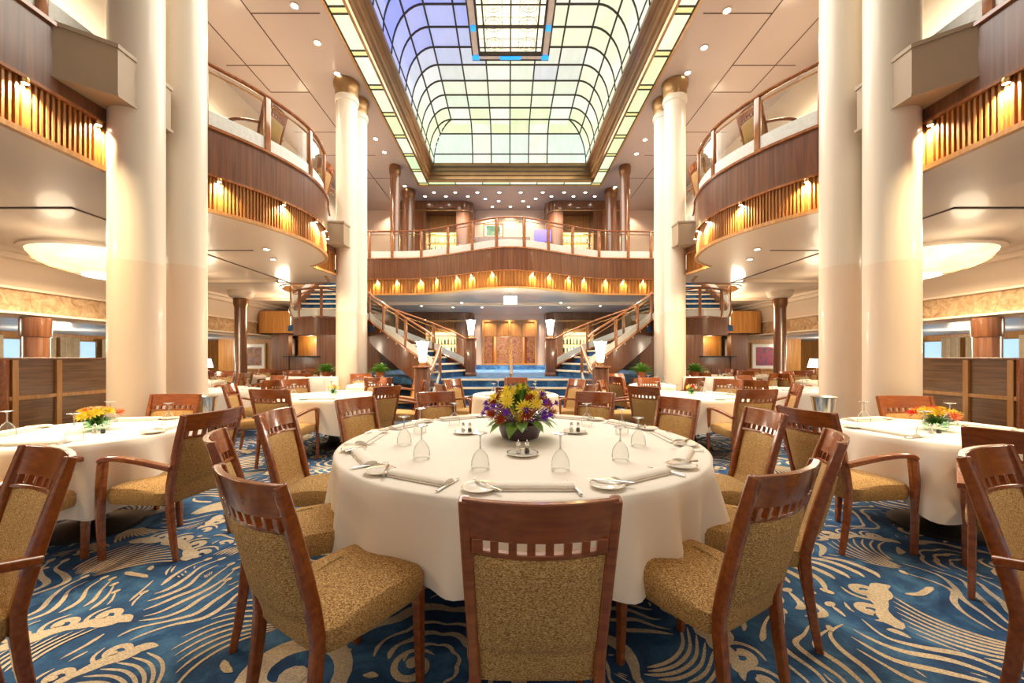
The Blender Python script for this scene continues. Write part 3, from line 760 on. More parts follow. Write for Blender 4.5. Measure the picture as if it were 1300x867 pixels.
def flight(sg, nm):
    f = (lambda p: p) if sg < 0 else mirror
    O = spline([(-1.75,8.95),(-2.45,9.45),(-3.2,10.12),(-3.9,10.9)], 8); I = spline([(-1.12,10.35),(-2.0,10.85),(-3.2,11.6),(-4.40,12.35)], 8)
    n = 8; root = empty('curved_staircase', (0,0,0)); m = len(O)-1
    tr = MB(); nz = MB()
    for k in range(n):
        a, b = k*m//n, (k+1)*m//n; z = LZ+.169*(k+1)
        q = [O[a], O[b], I[b], I[a]]; tr.prism(f(q), z-.169, z)
        aa = [(O[a][0],O[a][1],z-.02),(I[a][0],I[a][1],z-.02)]; aa = [(x if sg < 0 else -x,y,zz) for x,y,zz in aa]
        nz.sweep(aa, .05, .045)
    # flight two, straight back from the half landing through the ceiling opening
    zz = 2.2
    def left(y): return -6.1 if y > 11.3 else -4.9-1.2*math.sin(max(0,min(1,(y-9.9)/1.4))*PI/2)
    for k in range(11):
        y = 10.7+.27*k; z = 2.2+.18*(k+1)
        q = [(left(y),y),(-4.5,y),(-4.5,y+.27),(left(y+.27),y+.27)]; tr.prism(f(q), z-.20, z)
        p = [(left(y),y,z-.02),(-4.5,y,z-.02)]; p = [(x if sg < 0 else -x,a,b) for x,a,b in p]; nz.sweep(p, .05, .045)
    tr.prism(f([(-4.75,9.9),(-3.9,10.9),(-4.40,12.35),(-4.5,12.3),(-4.5,10.7),(-6.05,10.7),(-5.6,10.25)]), 2.05, 2.2)
    tr.build('treads', CARPET, root, smooth=False); nz.build('nosing', NOSE, root, smooth=False)
    def zt(i): return LZ+1.35*i/m
    so = MB(); so.wallstrip(f(O), [zt(i)-.42 if i > 2 else LZ-.17 for i in range(m+1)], [zt(i)+.20 for i in range(m+1)], .06*(-sg)*-1); so.build('outer_stringer', FASC, root)
    si = MB(); si.wallstrip(f(I), [zt(i)-.35 if i > 2 else LZ-.1 for i in range(m+1)], [zt(i)+.18 for i in range(m+1)], .05*(-sg)*-1); si.build('inner_stringer', FASC, root)
    # half landing and upper flight outer wall
    U = spline([(-3.9,10.9),(-4.25,10.42),(-4.75,9.88),(-5.15,9.98),(-5.6,10.25),(-6.0,10.75),(-6.15,11.3),(-6.18,12.3),(-6.18,13.5)], 5)
    def zu(p, i): return 2.2 if i < 12 else 2.2+max(0,(p[1]-10.3))*.62
    zb = [zu(p,i) for i,p in enumerate(U)]
    su = MB(); su.wallstrip(f(U), [z-.28 for z in zb], [z+.14 for z in zb], .06*sg*1); su.build('upper_stringer', FASC, root)
    cap = MB()
    for path, zs in ((O,[zt(i)+.21 for i in range(m+1)]),(I,[zt(i)+.19 for i in range(m+1)]),(U,[z+.15 for z in zb])):
        g = f(path); cap.sweep([(p[0],p[1],z) for p,z in zip(g,zs)], .09, .03)
    cap.build('stringer_cap', COPPER, root)
    tag(root, 'curved wood and carpet side staircase climbing to the %s balcony' % nm, 'staircase')
    for path, zs, posts, lb in ((O,[zt(i)+.22 for i in range(m+1)],[9,17,m],'outer sloping glass balustrade of the %s stairs'),(I,[zt(i)+.20 for i in range(m+1)],[1,9,17],'inner sloping glass balustrade of the %s stairs, behind'),(U,[z+.16 for z in zb],[10,18,26],'curved glass balustrade of the %s stairs under the balcony ceiling')):
        g = f(path); r_ = railing(g, 1, 0, .72, posts, lb % nm, zs=zs, band=.17, wp=.07); r_['group'] = 'stair balustrades'; r_.name = 'stair_balustrade'
flight(-1, 'left'); flight(1, 'right')
# newels with glass torch lamps
def lamp_proto():
    root = empty('torch_lamp', (0,0,0))
    mb = MB(); mb.box((0,0,.015),(.12,.12,.03)); mb.lathe([(.035,.03),(.05,.05),(.06,.07)], n=16); mb.build('base', BRASS, root, smooth=False)
    mb = MB(); rings = []
    for z, w in ((.07,.062),(.12,.07),(.25,.085),(.36,.10),(.43,.115),(.46,.125)):
        rings.append([(w*math.cos(t), w*math.sin(t), z+(.02*math.cos(4*t) if z > .44 else 0)) for t in [2*PI*k/16 for k in range(16)]])
    mb.loft(rings); mb.build('lamp_shade', LAMPW, root)
    return tag(root, 'x', 'lamp')
LP = lamp_proto()
def newel(x, y, z0, w, h, label, lampl):
    root = empty('newel_post', (x,y,z0))
    mb = MB(); mb.rbox((0,0,h/2),(w,w,h), .03, 4); mb.build('shaft', DARKW, root)
    mb = MB(); mb.rbox((0,0,h+.02),(w+.05,w+.05,.04), .02); mb.build('cap', COPPER, root)
    mb = MB(); mb.rbox((0,0,.05),(w+.04,w+.04,.10), .02); mb.build('plinth', DARKW, root)
    tag(root, label, 'newel post', 'stair newel posts')
    place(LP, (x,y,z0+h+.04), 0, lampl, 'torch lamps on the newels')
for sg, nm in ((-1,'left'),(1,'right')):
    newel(sg*1.72, 7.62, 0, .27, 1.13, 'square veneered post at the foot of the central steps, %s' % nm, 'glowing white glass torch lamp at the stair foot, %s' % nm)
    newel(sg*1.03, 10.25, LZ, .25, .95, 'veneered post on the landing, %s of the double doors' % nm, 'glowing white glass torch lamp on the landing post %s of the doors' % nm)
    p = [(sg*1.68,7.85),(sg*1.64,8.2),(sg*1.62,8.55),(sg*1.6,8.9)]
    r_ = railing(p, 1, 0, .74, [3], 'short glass balustrade beside the central steps, %s' % nm, zs=[.25,.42,.62,.88], band=.14, wp=.05); r_.name = 'step_balustrade'; r_['group'] = 'central step balustrades'
root = empty('centre_handrail', (0,7.75,0))
mb = MB(); mb.tube([(0,0,1.0),(0,1.2,1.68),(0,1.5,1.75)], .028); mb.build('handrail', BRASS, root)
for y, z in ((0,.05),(1.3,.75)): mb = MB(); mb.tube([(0,y,z),(0,y,1.0+y*.55)], .02); mb.build('post', BRASS, root)
tag(root, 'slim brass handrail on posts up the middle of the central steps', 'handrail')
# hanging sign
root = empty('hanging_sign', (0,11.6,ZS)); mb = MB(); mb.tube([(0,0,0),(0,0,-.1)], .012); mb.build('rod', SILVER, root)
mb = MB(); mb.rbox((0,0,-.22),(.40,.04,.24), .01); mb.build('panel', SIGNW, root)
tag(root, 'small glowing bluish white sign hanging over the central steps', 'sign')

# ------------------------------------------------------------------ side partitions
for sg, nm in ((-1,'left'),(1,'right')):
    root = empty('wood_partition', (sg*6.72,5.2,0)); Lh = 1.33
    def bx(c, d, name, mat, lab=None, bev=.004):
        mb = MB(); mb.box((sg*c[0],c[1],c[2]), d); return mb.build(name, mat, root, smooth=False, bev=bev, label=lab)
    bx((.03,1.7,.655),(.05,3.4,1.31),'panel',PANELW)
    for y in (.1,.62,2.2,3.35): bx((-.01,y,.655),(.04,.07,1.29),'stile',MAPLE)
    for z in (.05,.78): bx((-.01,1.7,z),(.03,3.4,.055 if z > .1 else .1),'rail',MAPLE)
    bx((.0,1.6,1.315),(.14,3.7,.03),'top_cap',DARKW)
    for dy in (-.06,-.16): mb = MB(); mb.lathe([(.075,0),(.075,1.30)], (sg*-.03,dy,0), 20); mb.build('round_post', MAHOG, root)
    bx((1.25,-.3,.655),(1.9,.05,1.29),'return_panel',PANELW)
    for x in (.45,1.6): bx((x,-.335,.655),(.06,.03,1.29),'stile',MAPLE)
    tag(root, 'eye level walnut partition with maple stiles behind the %s foreground table' % nm, 'partition', 'walnut partitions')
    # windows, curtains and pictures on the outer wall
    for k, y in enumerate((9.2,11.0,12.9,14.8)):
        wn = MB(); wn.rbox((0,0,0),(.06,.62,1.0),.02); w_ = wn.build('window_%d' % (3+k+(4 if sg > 0 else 0)), WINB); w_.location = (sg*13.92,y,1.35); struct(w_)
        fr = MB(); rr_ = [(0,-.33,-.52),(0,.33,-.52),(0,.33,.52),(0,-.33,.52),(0,-.33,-.52)]; fr.tube([(sg*-.04,a,b) for _,a,b in rr_], .03); fr.build('window_frame', MAPLE, w_)
        for dy in (-.62,.62):
            cm = MB(); P_ = [(0,-.26+.52*i/24) for i in range(25)]; P_ = [(sg*-.12+.03*math.sin(i*1.9),b) for i,(a,b) in enumerate(P_)]
            cm.wallstrip(P_, -.95, .95, .01); c_ = cm.build('curtain', SKIRTG); c_.location = (sg*13.85,y+dy,1.0)
            tag(c_, '%s pleated gold curtain on the far %s wall, counting from the viewer' % (ORD[2*k+(dy > 0)], nm), 'curtain', 'curtains on the %s wall' % nm)

def picture(loc, rz, w, h, art, label):
    root = empty('framed_picture', loc, rz)
    mb = MB()
    for c, d in (((0,0,h/2),(w,.04,.05)),((0,0,-h/2),(w,.04,.05)),((-w/2,0,0),(.05,.04,h+.05)),((w/2,0,0),(.05,.04,h+.05))): mb.box(c, d)
    mb.build('frame', MAPLE, root, smooth=False)
    mb = MB(); mb.box((0,-.0,0),(w-.04,.02,h-.04)); mb.build('mat_board', PORC, root, smooth=False)
    mb = MB(); mb.box((0,-.012,0),(w*.72,.01,h*.72)); mb.build('artwork', art, root, smooth=False)
    return tag(root, label, 'picture')
picture((-13.88,13.9,1.45), R(-90)+PI, .9, .8, ART4, 'framed violet picture on the far left wall')
# rear side walls: wood soffit, opening, picture
for sg, nm in ((-1,'left'),(1,'right')):
    f = (lambda p: p) if sg < 0 else mirror
    arc = [(-9.1+.5-.5*math.sin(t), 13.9+.5-.5*math.cos(t)) for t in [PI/2*k/8 for k in range(8,-1,-1)]]
    mb = MB(); mb.prism(f([(-9.1,17.2)]+arc+[(-4.75,13.9),(-4.75,17.2)]), 2.2, 2.98); o = mb.build('wall_soffit_'+nm, GOLDW); struct(o)
    mb = MB()
    for x0, x1, mt in ((-8.55,-7.95,0),(-6.95,-4.75,0)): mb.prism(f([(x0,14.15),(x1,14.15),(x1,14.4),(x0,14.4)]), 0, 2.2)
    mb.prism(f([(-8.0,14.2),(-6.9,14.2),(-6.9,14.4),(-8.0,14.4)]), 0, 1.35); mb.prism(f([(-8.0,14.2),(-6.9,14.2),(-6.9,14.4),(-8.0,14.4)]), 2.12, 2.2)
    struct(mb.build('wall_rear_'+nm, DARKW, smooth=False))
    mb = MB(); mb.box((sg*7.45,15.0,1.7),(1.2,.05,1.2)); struct(mb.build('wall_servery_'+nm, GOLDW, smooth=False))
    mb = MB(); mb.box((sg*7.45,14.2,1.37),(1.25,.4,.04)); o = mb.build('counter_top', DARKM, smooth=False, bev=.005); tag(o, 'dark counter in the %s rear servery opening' % nm, 'counter')
    mb = MB(); mb.box((sg*10.0,15.6,1.03),(3.0,.1,2.06)); struct(mb.build('wall_end_'+nm, GOLDW, smooth=False))
picture((-10.1,15.5,1.38), 0, .95, 1.0, ART1, 'framed amber abstract picture on the rear left wall')
picture((10.1,15.5,1.38), 0, 1.15, 1.0, ART2, 'framed red flower picture on the rear right wall')
# upper deck: painting, sideboard, screen, sconces
picture((-.55,12.95,5.50), 0, .62, .42, ART3, 'green painting above the upper deck sideboard')
mb = MB(); mb.rbox((0,0,.42),(1.9,.40,1.06),.02); o = mb.build('sideboard', DARKW); o.location = (-.3,13.0,ZU+.11); tag(o, 'dark wooden sideboard on the upper deck under the green painting', 'sideboard')
mb = MB(); mb.rbox((0,0,0),(.55,.05,.38),.01); mb.box((0,.03,-.6),(.05,.03,.9)); mb.box((0,.03,-1.065),(.4,.3,.03)); o = mb.build('display_screen', VIOLET); o.location = (1.05,12.75,5.28); tag(o, 'small glowing violet screen on the upper deck', 'screen')
for sg in (-1,1):
    for k, y in enumerate((6.0,9.0,12.0)):
        root = empty('wall_sconce', (sg*6.66,y,6.0)); mb = MB(); mb.box((0,0,0),(.04,.1,.3)); mb.build('back_plate', BRASS, root, smooth=False)
        mb = MB(); mb.lathe([(.03,-.1),(.09,.12),(.1,.15)], (-sg*.1,0,0), 14); mb.build('lamp_shade', LAMPW, root)
        tag(root, '%s glowing wall lamp on the upper %s wall' % (('nearest','middle','farthest')[k], 'left' if sg < 0 else 'right'), 'wall lamp', 'upper %s wall lamps' % ('left' if sg < 0 else 'right'))

# ------------------------------------------------------------------ lights (lamps of the room, plus some added fill points)
def light(kind, loc, energy, color=(1,.82,.6), size=.1, rot=None, **k):
    l = bpy.data.lights.new('lamp_or_fill_light', kind); l.energy = energy; l.color = color
    o = bpy.data.objects.new('lamp_or_fill_light', l); COL.objects.link(o); o.location = loc
    if kind == 'AREA': l.size = size
    else: l.shadow_soft_size = size
    if kind == 'SPOT': l.spot_size = R(k.get('ang',70)); l.spot_blend = k.get('blend',.6)
    if rot: o.rotation_euler = rot
    return o
DL = MB
def downlight_proto():
    root = empty('downlight', (0,0,0))
    mb = MB(); mb.lathe([(.085,-.001),(.085,-.012),(.06,-.016),(.055,0)], n=18); mb.build('ring', SOFF, root)
    mb = MB(); mb.lathe([(.056,-.012),(.03,-.02),(.005,-.022)], n=14); mb.build('lens', DOWN, root)
    return tag(root, 'x', 'downlight')
DP = downlight_proto()
cl = [(374,7),(403,54),(428,93),(477,176),(488,193),(498,210),(514,236),(923,13),(894,60),(873,92),(819,177),(808,195),(797,211),(781,237)]
def C(px, py, z): Y = 500*(z-1.33)/(454-py); return ((px-645)*Y/500-.065, Y)
for n_, (px, py) in enumerate(cl):
    x, y = C(px, py, ZC); sd = 'left' if x < 0 else 'right'
    place(DP, (x,y,ZC), 0, '%s round downlight visible in the high ceiling %s of the skylight' % (ORD[n_ % 7], sd), 'high ceiling downlights, %s row' % sd)
for py, pxs in ((244,(551,578,606,634,661,689,716,743)),(249,(539.5,566,594,700,728,755)),(252,(616,680)),(255,(633,664)),(262,(625,648,671))):
    for px in pxs:
        x, y = C(px, py, ZC); place(DP, (x,y,ZC), 0, 'tiny downlight %s in row %d of the cluster over the rear upper deck' % (ORD[pxs.index(px)], (244,249,252,255,262).index(py)+1), 'rear upper ceiling downlights')
for n_, (px, py) in enumerate(((535,388),(560,386),(575,390),(586,384),(612,390),(686,390),(712,384),(722,390),(738,386),(762,388))):
    x, y = C(px, py, ZS-.035)
    if 13 < y < 17: place(DP, (x,y,ZS-.036), 0, '%s tiny downlight from left in the polished ceiling above the stair doors' % ORD[n_], 'rear lower ceiling downlights', .8)
for s_ in (-1,1):
    for y in (5.5,8.5,11.5,14.5): light('SPOT', (s_*5.4,y,ZC-.05), 430, (1,.80,.58), .12, ang=140, blend=1)
for x in (-1.8,0,1.8): light('SPOT', (x,15.6,ZC-.05), 460, (1,.82,.62), .1, ang=120, blend=1)
for x in (-1.8,0,1.8): light('SPOT', (x,14.4,ZS-.06), 700, (1,.82,.66), .08, ang=150, blend=1)
for x in (-.9,0,.9):
    light('SPOT', (x,16.95,ZC-.06), 90, (1,.80,.60), .06, ang=110, blend=.8); light('SPOT', (x*1.1,17.0,ZS-.08), 60, (1,.80,.62), .05, ang=110, blend=.8)
for s_ in (-1,1): light('SPOT', (s_*5.2,16.9,ZC-.06), 80, (1,.80,.60), .06, ang=120, blend=.8)
# fascia spots grazing the gold band
def spotlet_proto():
    root = empty('band_spotlight', (0,0,0))
    mb = MB(); mb.lathe([(.03,0),(.034,-.02),(.028,-.045),(.02,-.046)], n=12); mb.build('housing', BRASS, root)
    mb = MB(); mb.lathe([(.024,-.046),(.005,-.05)], n=10); mb.build('lens', DOWN, root)
    return tag(root, 'x', 'spotlight')
SPL = spotlet_proto()
def bandspots(path, side, ks, label, group, e=7, inset=.02):
    for n_, i in enumerate(ks):
        p = offset(path, -.0*side)[i]; q = offset(path, .035*side)[i]; place(SPL, (q[0]*0+offset(path,-.01*side)[i][0]*1.0, offset(path,-.01*side)[i][1], ZW-.03), 0, ORD[n_]+' '+label+(', counting from the left' if group.startswith('rear') else ', counting from the viewer'), group)
        a = offset(path, -.015*side)[i]; d = offset(path, 1.0*side)[i]; v = Vector((d[0]-a[0], d[1]-a[1], 0)).normalized()
        l = light('SPOT', (a[0], a[1], ZW-.085), e*9, (1,.74,.40), .012, ang=110 if group.startswith('rear') else 140, blend=.8)
        l.rotation_euler = Vector((v.x*.28, v.y*.28, -1)).to_track_quat('-Z','Y').to_euler()
bk = []
for px in (480,506,531,556,578,600,623,675,698,719,741,765,790,815):
    bk.append(min(range(len(back)), key=lambda i: abs((back[i][0]+.065)/back[i][1]*500+645-px)))
bandspots(back, 1, bk, 'small spotlight washing the gold band below the rear balcony', 'rear balcony band spotlights')
rs2 = [2,10,17,22,27,32]
bandspots(seg2, 1, rs2, 'small spotlight washing the ribbed band of the left bulging balcony', 'left balcony band spotlights', 15)
bandspots(m2, -1, rs2, 'small spotlight washing the ribbed band of the right bulging balcony', 'right balcony band spotlights', 15)
for P_, sd, nm in ((seg1,1,'left'),(m1,-1,'right')):
    dd = [(P_[0][0], (1.4,2.7,3.34,3.94)[k]) for k in range(4)]; bandspots(dd, sd, range(4), 'small spotlight on the gold band above the %s foreground table' % nm, 'foreground %s band spotlights' % nm, 15)
for s_ in (-1,1):
    light('AREA', (s_*7.55,7.45,ZS-.46), 100, (1,.80,.52), 1.2)
    for a in range(3): light('POINT', (s_*7.45-s_*1.5*math.cos(a*1.2-1.2), 7.45+1.6*math.sin(a*1.2-1.2), ZS-.4), 7, (1,.82,.56), .2)  # points added beside the bowl to brighten the ceiling; no fixture there
    light('POINT', (s_*7.0,12.3,2.6), 60, (1,.80,.55), .3)
    for y in (6,10,14): light('POINT', (s_*11.6,y,1.75), 60, (1,.84,.62), .3)
    for y in (1.5,5.2): light('AREA', (s_*6.9,y,ZS-.05), 80, (1,.82,.60), 1.0)
    for y in (6,9,12): light('POINT', (s_*6.3,y,6.05), 16, (1,.80,.5), .15)
    light('POINT', (s_*1.72,7.62,1.72), 30, (1,.85,.65), .1); light('POINT', (s_*5.2,12.0,5.4), 40, (1,.82,.6), .2); light('POINT', (s_*1.03,10.25,2.35), 95, (1,.85,.65), .1)  # middle point added to brighten the stair opening, no fixture; others are newel lamps
    light('AREA', (s_*2.8,16.4,ZU+2.4), 20, (1,.75,.35), .6); light('AREA', (s_*2.8,16.4,2.6), 12, (1,.75,.35), .6)
    light('POINT', (s_*7.45,14.7,2.0), 10, (1,.8,.5), .1)
light('POINT', (-.15,18.9,2.2), 45, (1,.82,.62), .25)
light('SPOT', (0,14.3,ZS-.08), 120, (1,.85,.7), .1, ang=150, blend=1)
# skylight glow carried by real light from the glass vault
l = light('AREA', (0,8.9,ZC+.3), 600, (1,.93,.80), 5.0); l.data.shape = 'RECTANGLE'; l.data.size = 5.0; l.data.size_y = 9.5
# ------------------------------------------------------------------ chairs (origin on the floor under the seat centre, sitter faces +y)
def postx(z): return .183+.018*max(0,(z-.40))/.55
def posty(z): return -.215 if z < .44 else -.215-.125*((z-.44)/.51)**1.15
def bulge(x, w): return -.042*(1-(x/w)**2)
def chair_proto(arms):
    root = empty('dining_armchair' if arms else 'dining_chair', (0,0,0))
    sw = .03 if arms else 0                     # armchairs are a little wider
    tag(root, 'x', 'chair')
    # seat cushion: crowned, rounded
    mb = MB(); rings = []
    for ins, z in ((.045,.352),(.010,.362),(0,.39),(0,.442),(.012,.462),(.05,.476),(.11,.484)):
        ring = []
        for k in range(36):
            t = 2*PI*k/36; c, s_ = math.cos(t), math.sin(t); e = .30
            u = math.copysign(abs(c)**e, c); v = math.copysign(abs(s_)**e, s_)
            y = v*(.235-ins)+.02; wx = (.222+.018*(v+1)/2+sw-ins)
            ring.append((u*(wx-.008), y, z+(.006*(1-v*v) if z > .45 else 0)-(.012 if v < -.5 and z > .45 else 0)))
        rings.append(ring)
    mb.loft(rings); mb.build('seat', FABRIC, root)
    # upholstered back, curved, bulging, running down behind the seat
    mb = MB(); rings = []
    for z, th in ((.375,.012),(.39,.03),(.43,.036),(.47,.034),(.484,.026),(.492,.034),(.52,.045),(.62,.052),(.72,.048),(.78,.036),(.795,.014)):
        w = postx(z)-.016+sw; ring = []
        N = 10
        for k in range(N+1):
            x = -w+2*w*k/N; ring.append((x, posty(z)+bulge(x, .24)*.9*min(1,max(0,(z-.40)/.12))-th*.5*(1-(x/w)**6), z))
        for k in range(N+1):
            x = w-2*w*k/N; ring.append((x, posty(z)+bulge(x, .24)*.9*min(1,max(0,(z-.40)/.12))+th*.5*(1-(x/w)**6)+.004, z))
        rings.append(ring)
    mb.loft(rings); mb.build('backrest', FABRIC, root)
    # wooden back frame: stiles, top rail, lower rail and the spacers between square holes
    mb = MB()
    for s_ in (-1,1):
        zs = [.36,.44,.52,.62,.72,.82,.90,.958]
        mb.sweep([(s_*(postx(z)+sw), posty(z), z) for z in zs], [.040,.044,.046,.046,.044,.042,.038,.034], [.034]*6+[.032,.03], up=(1,0,0))
    def rail(z0, z1, th):
        nonlocal mb
        N = 14; rings = []
        for k in range(N+1):
            q = -1+2*k/N; ring = []
            for z, e in ((z0,-1),(z1,-1),(z1,1),(z0,1)):
                w = postx(z)+sw+(.006 if z1 > .9 else -.008); x = q*w
                ring.append((x, posty(z)+bulge(x, w)+e*th/2, z))
            rings.append(ring)
        mb.loft(rings)
    rail(.795,.811,.024)
    for k in range(8):
        q = -1+2*k/7
        if k in (0,7): q *= .985
        w = .170+sw; x = q*w; wd = .022 if 0 < k < 7 else .030
        z0, z1 = .805, .85
        c = bulge(x, .23)
        mb.loft([[(x-wd/2,posty(z)+c-.011,z),(x+wd/2,posty(z)+c-.011,z),(x+wd/2,posty(z)+c+.011,z),(x-wd/2,posty(z)+c+.011,z)] for z in (z0,z1)])
    bf = mb.build('back_frame', MAHOG, root, bev=.003, seg=2)
    mb = MB(); rail(.845,.960,.024); mb.build('top_rail', MAHOG, bf, bev=.003, seg=2)
    for s_ in (-1,1):
        mb = MB(); zz = [0,.12,.26,.37,.40]
        mb.sweep([(s_*(.183+sw), -.215-.052*(1-z/.40)**1.5, z) for z in zz], [.030,.036,.042,.044,.042], [.028,.031,.034,.034,.034], up=(1,0,0))
        mb.build('leg', MAHOG, root, bev=.002)
        mb = MB()
        if not arms:
            mb.sweep([(s_*.205, .205+.012*(1-z/.4), z) for z in (0,.15,.30,.39)], [.030,.036,.042,.044], [.028,.034,.040,.042], up=(1,0,0))
            mb.build('leg', MAHOG, root, bev=.003)
        else:
            pts = [(s_*.268,.225,0),(s_*.268,.235,.18),(s_*.268,.240,.38),(s_*.268,.232,.52),(s_*.268,.222,.62),(s_*.268,.214,.652)]
            mb.sweep(pts, [.036,.044,.054,.058,.060,.050], [.030,.034,.038,.040,.040,.038], up=(1,0,0)); mb.build('leg', MAHOG, root, bev=.003)
            mb = MB(); P_ = spline([(s_*.268,.238,.640),(s_*.268,.20,.664),(s_*.270,.10,.672),(s_*.264,-.05,.655),(s_*.246,-.262,.612)], 5)
            mb.sweep(P_, [.044]+[.052]*(len(P_)-8)+[.042]*7, [.034]*len(P_), up=(0,0,1)); mb.build('armrest', MAHOG, root, bev=.003)
    mb = MB(); mb.box((0,.02,.358),(.34+2*sw,.34,.02)); mb.build('seat_frame', MAHOG, root, smooth=False)
    return root
SIDE = chair_proto(False); ARM = chair_proto(True)
def chair_at(x, y, tx, ty, arm, label, group=None, jit=0):
    rz = math.atan2(-(tx-x), (ty-y))+jit
    return place(ARM if arm else SIDE, (x,y,0), rz, label, group)

# ------------------------------------------------------------------ tableware prototypes
STEMG = glassy('stem_glass', (.92,.93,.93), .42, .12, (1,1,1), .8, .30)
def wineglass():
    root = empty('wine_glass', (0,0,0)); tag(root, 'x', 'wine glass')
    mb = MB(); mb.lathe([(.045,0),(.0475,.018),(.046,.04),(.038,.068),(.022,.092),(.006,.106)], n=24, caps=False); mb.build('bowl', WGLASS, root)
    mb = MB(); mb.lathe([(.006,.104),(.004,.125),(.004,.160),(.008,.176)], n=12); mb.build('stem', STEMG, root)
    mb = MB(); mb.lathe([(.008,.174),(.022,.179),(.036,.182),(.037,.185),(.003,.187)], n=24); mb.build('foot', STEMG, root)
    return root
def napkin():
    mb = MB(); rings = []
    for k in range(9):
        x = -.17+.34*k/8; ring = []
        for a in range(14):
            t = 2*PI*a/14; ring.append((x, .036*math.cos(t)*(1+.08*math.sin(3*x*20)), .014+.014*math.sin(t)))
        rings.append(ring)
    mb.loft(rings); mb.box((0,.012,.004),(.345,.10,.006)); o = mb.build('napkin', LINEN, smooth=True); return tag(o, 'x', 'napkin')
def plate(r=.078):
    root = empty('bread_plate', (0,0,0)); tag(root, 'x', 'plate')
    mb = MB(); mb.lathe([(r*.55,0),(r*.6,.004),(r*.98,.013),(r,.016),(r*.96,.017),(r*.62,.008),(.001,.007)], n=32); mb.build('dish', PORC, root)
    mb = MB(); mb.lathe([(r*.90,.0152),(r*.93,.0166),(r*.96,.0172)], n=32, caps=False); mb.build('rim_line', BRASS, root)
    return root
def knife():
    root = empty('table_knife', (0,0,0)); tag(root, 'x', 'knife')
    mb = MB(); mb.sweep([(0,-.10,.006),(0,-.02,.007),(0,.0,.006)], [.013,.011,.008], [.008,.008,.005]); mb.build('handle', SILVER, root)
    mb = MB(); mb.sweep([(0,0,.006),(.001,.05,.006),(0,.10,.005)], [.012,.017,.004], [.003,.002,.001]); mb.build('blade', SILVER, root)
    return root
def shaker(top):
    root = empty('pepper_shaker' if top else 'salt_shaker', (0,0,0)); tag(root, 'x', 'shaker')
    mb = MB(); mb.lathe([(.014,0),(.016,.01),(.012,.035),(.010,.045)], n=14); mb.build('body', WGLASS, root)
    mb = MB(); mb.lathe([(.0125,.001),(.014,.01),(.011,.028),(.001,.029)], n=12); mb.build('contents', DARKM if top else PORC, root)
    mb = MB(); mb.lathe([(.012,.045),(.013,.052),(.010,.064),(.003,.070),(.003,.075),(.001,.076)], n=14); mb.build('cap', SILVER, root)
    return root
WG, NP, PL, KN, SS, PS = wineglass(), napkin(), plate(), knife(), shaker(False), shaker(True)
BIGP = plate(.095); BIGP.name = 'serving_plate'
def petals(mb, r, n, cup, c=(0,0,0), tilt=(0,0,1), layers=2):
    q = Vector(tilt).normalized().to_track_quat('Z','Y').to_matrix().to_4x4(); mb.M = Matrix.Translation(c) @ q
    for l in range(layers):
        rl = r*(1-.32*l)
        for k in range(n):
            a = 2*PI*(k+.5*l)/n; w = rl*1.6/n*1.9; ca, sa = math.cos(a), math.sin(a)
            pts = [(0,0,.0),(rl*.55,-w/2,cup*.5+l*.2*r),(rl,-w*.28,cup+l*.35*r),(rl*1.06,0,cup*.9+l*.35*r),(rl,w*.28,cup+l*.35*r),(rl*.55,w/2,cup*.5+l*.2*r)]
            mb.add([(x*ca-y*sa, x*sa+y*ca, z) for x,y,z in pts], [(0,1,2,3),(0,3,4,5)])
    mb.lathe([(r*.24,0),(r*.26,r*.2),(r*.1,r*.36),(.001,r*.38)], n=8)
def leafm(mb, a, el, l, w, c, droop=.3):
    d = Vector((math.cos(a)*math.cos(el), math.sin(a)*math.cos(el), math.sin(el))); sd = Vector((-math.sin(a), math.cos(a), 0)); c = Vector(c); vs = []
    for t, q in ((0,.1),(.25,.8),(.5,1),(.75,.7),(1,.02)):
        p = c+d*l*t-Vector((0,0,1))*droop*l*t*t
        vs += [tuple(p-sd*w*q/2+Vector((0,0,w*q*.18))), tuple(p), tuple(p+sd*w*q/2+Vector((0,0,w*q*.18)))]
    mb.add(vs, [(3*i+j, 3*i+j+1, 3*i+4+j, 3*i+3+j) for i in range(4) for j in (0,1)])
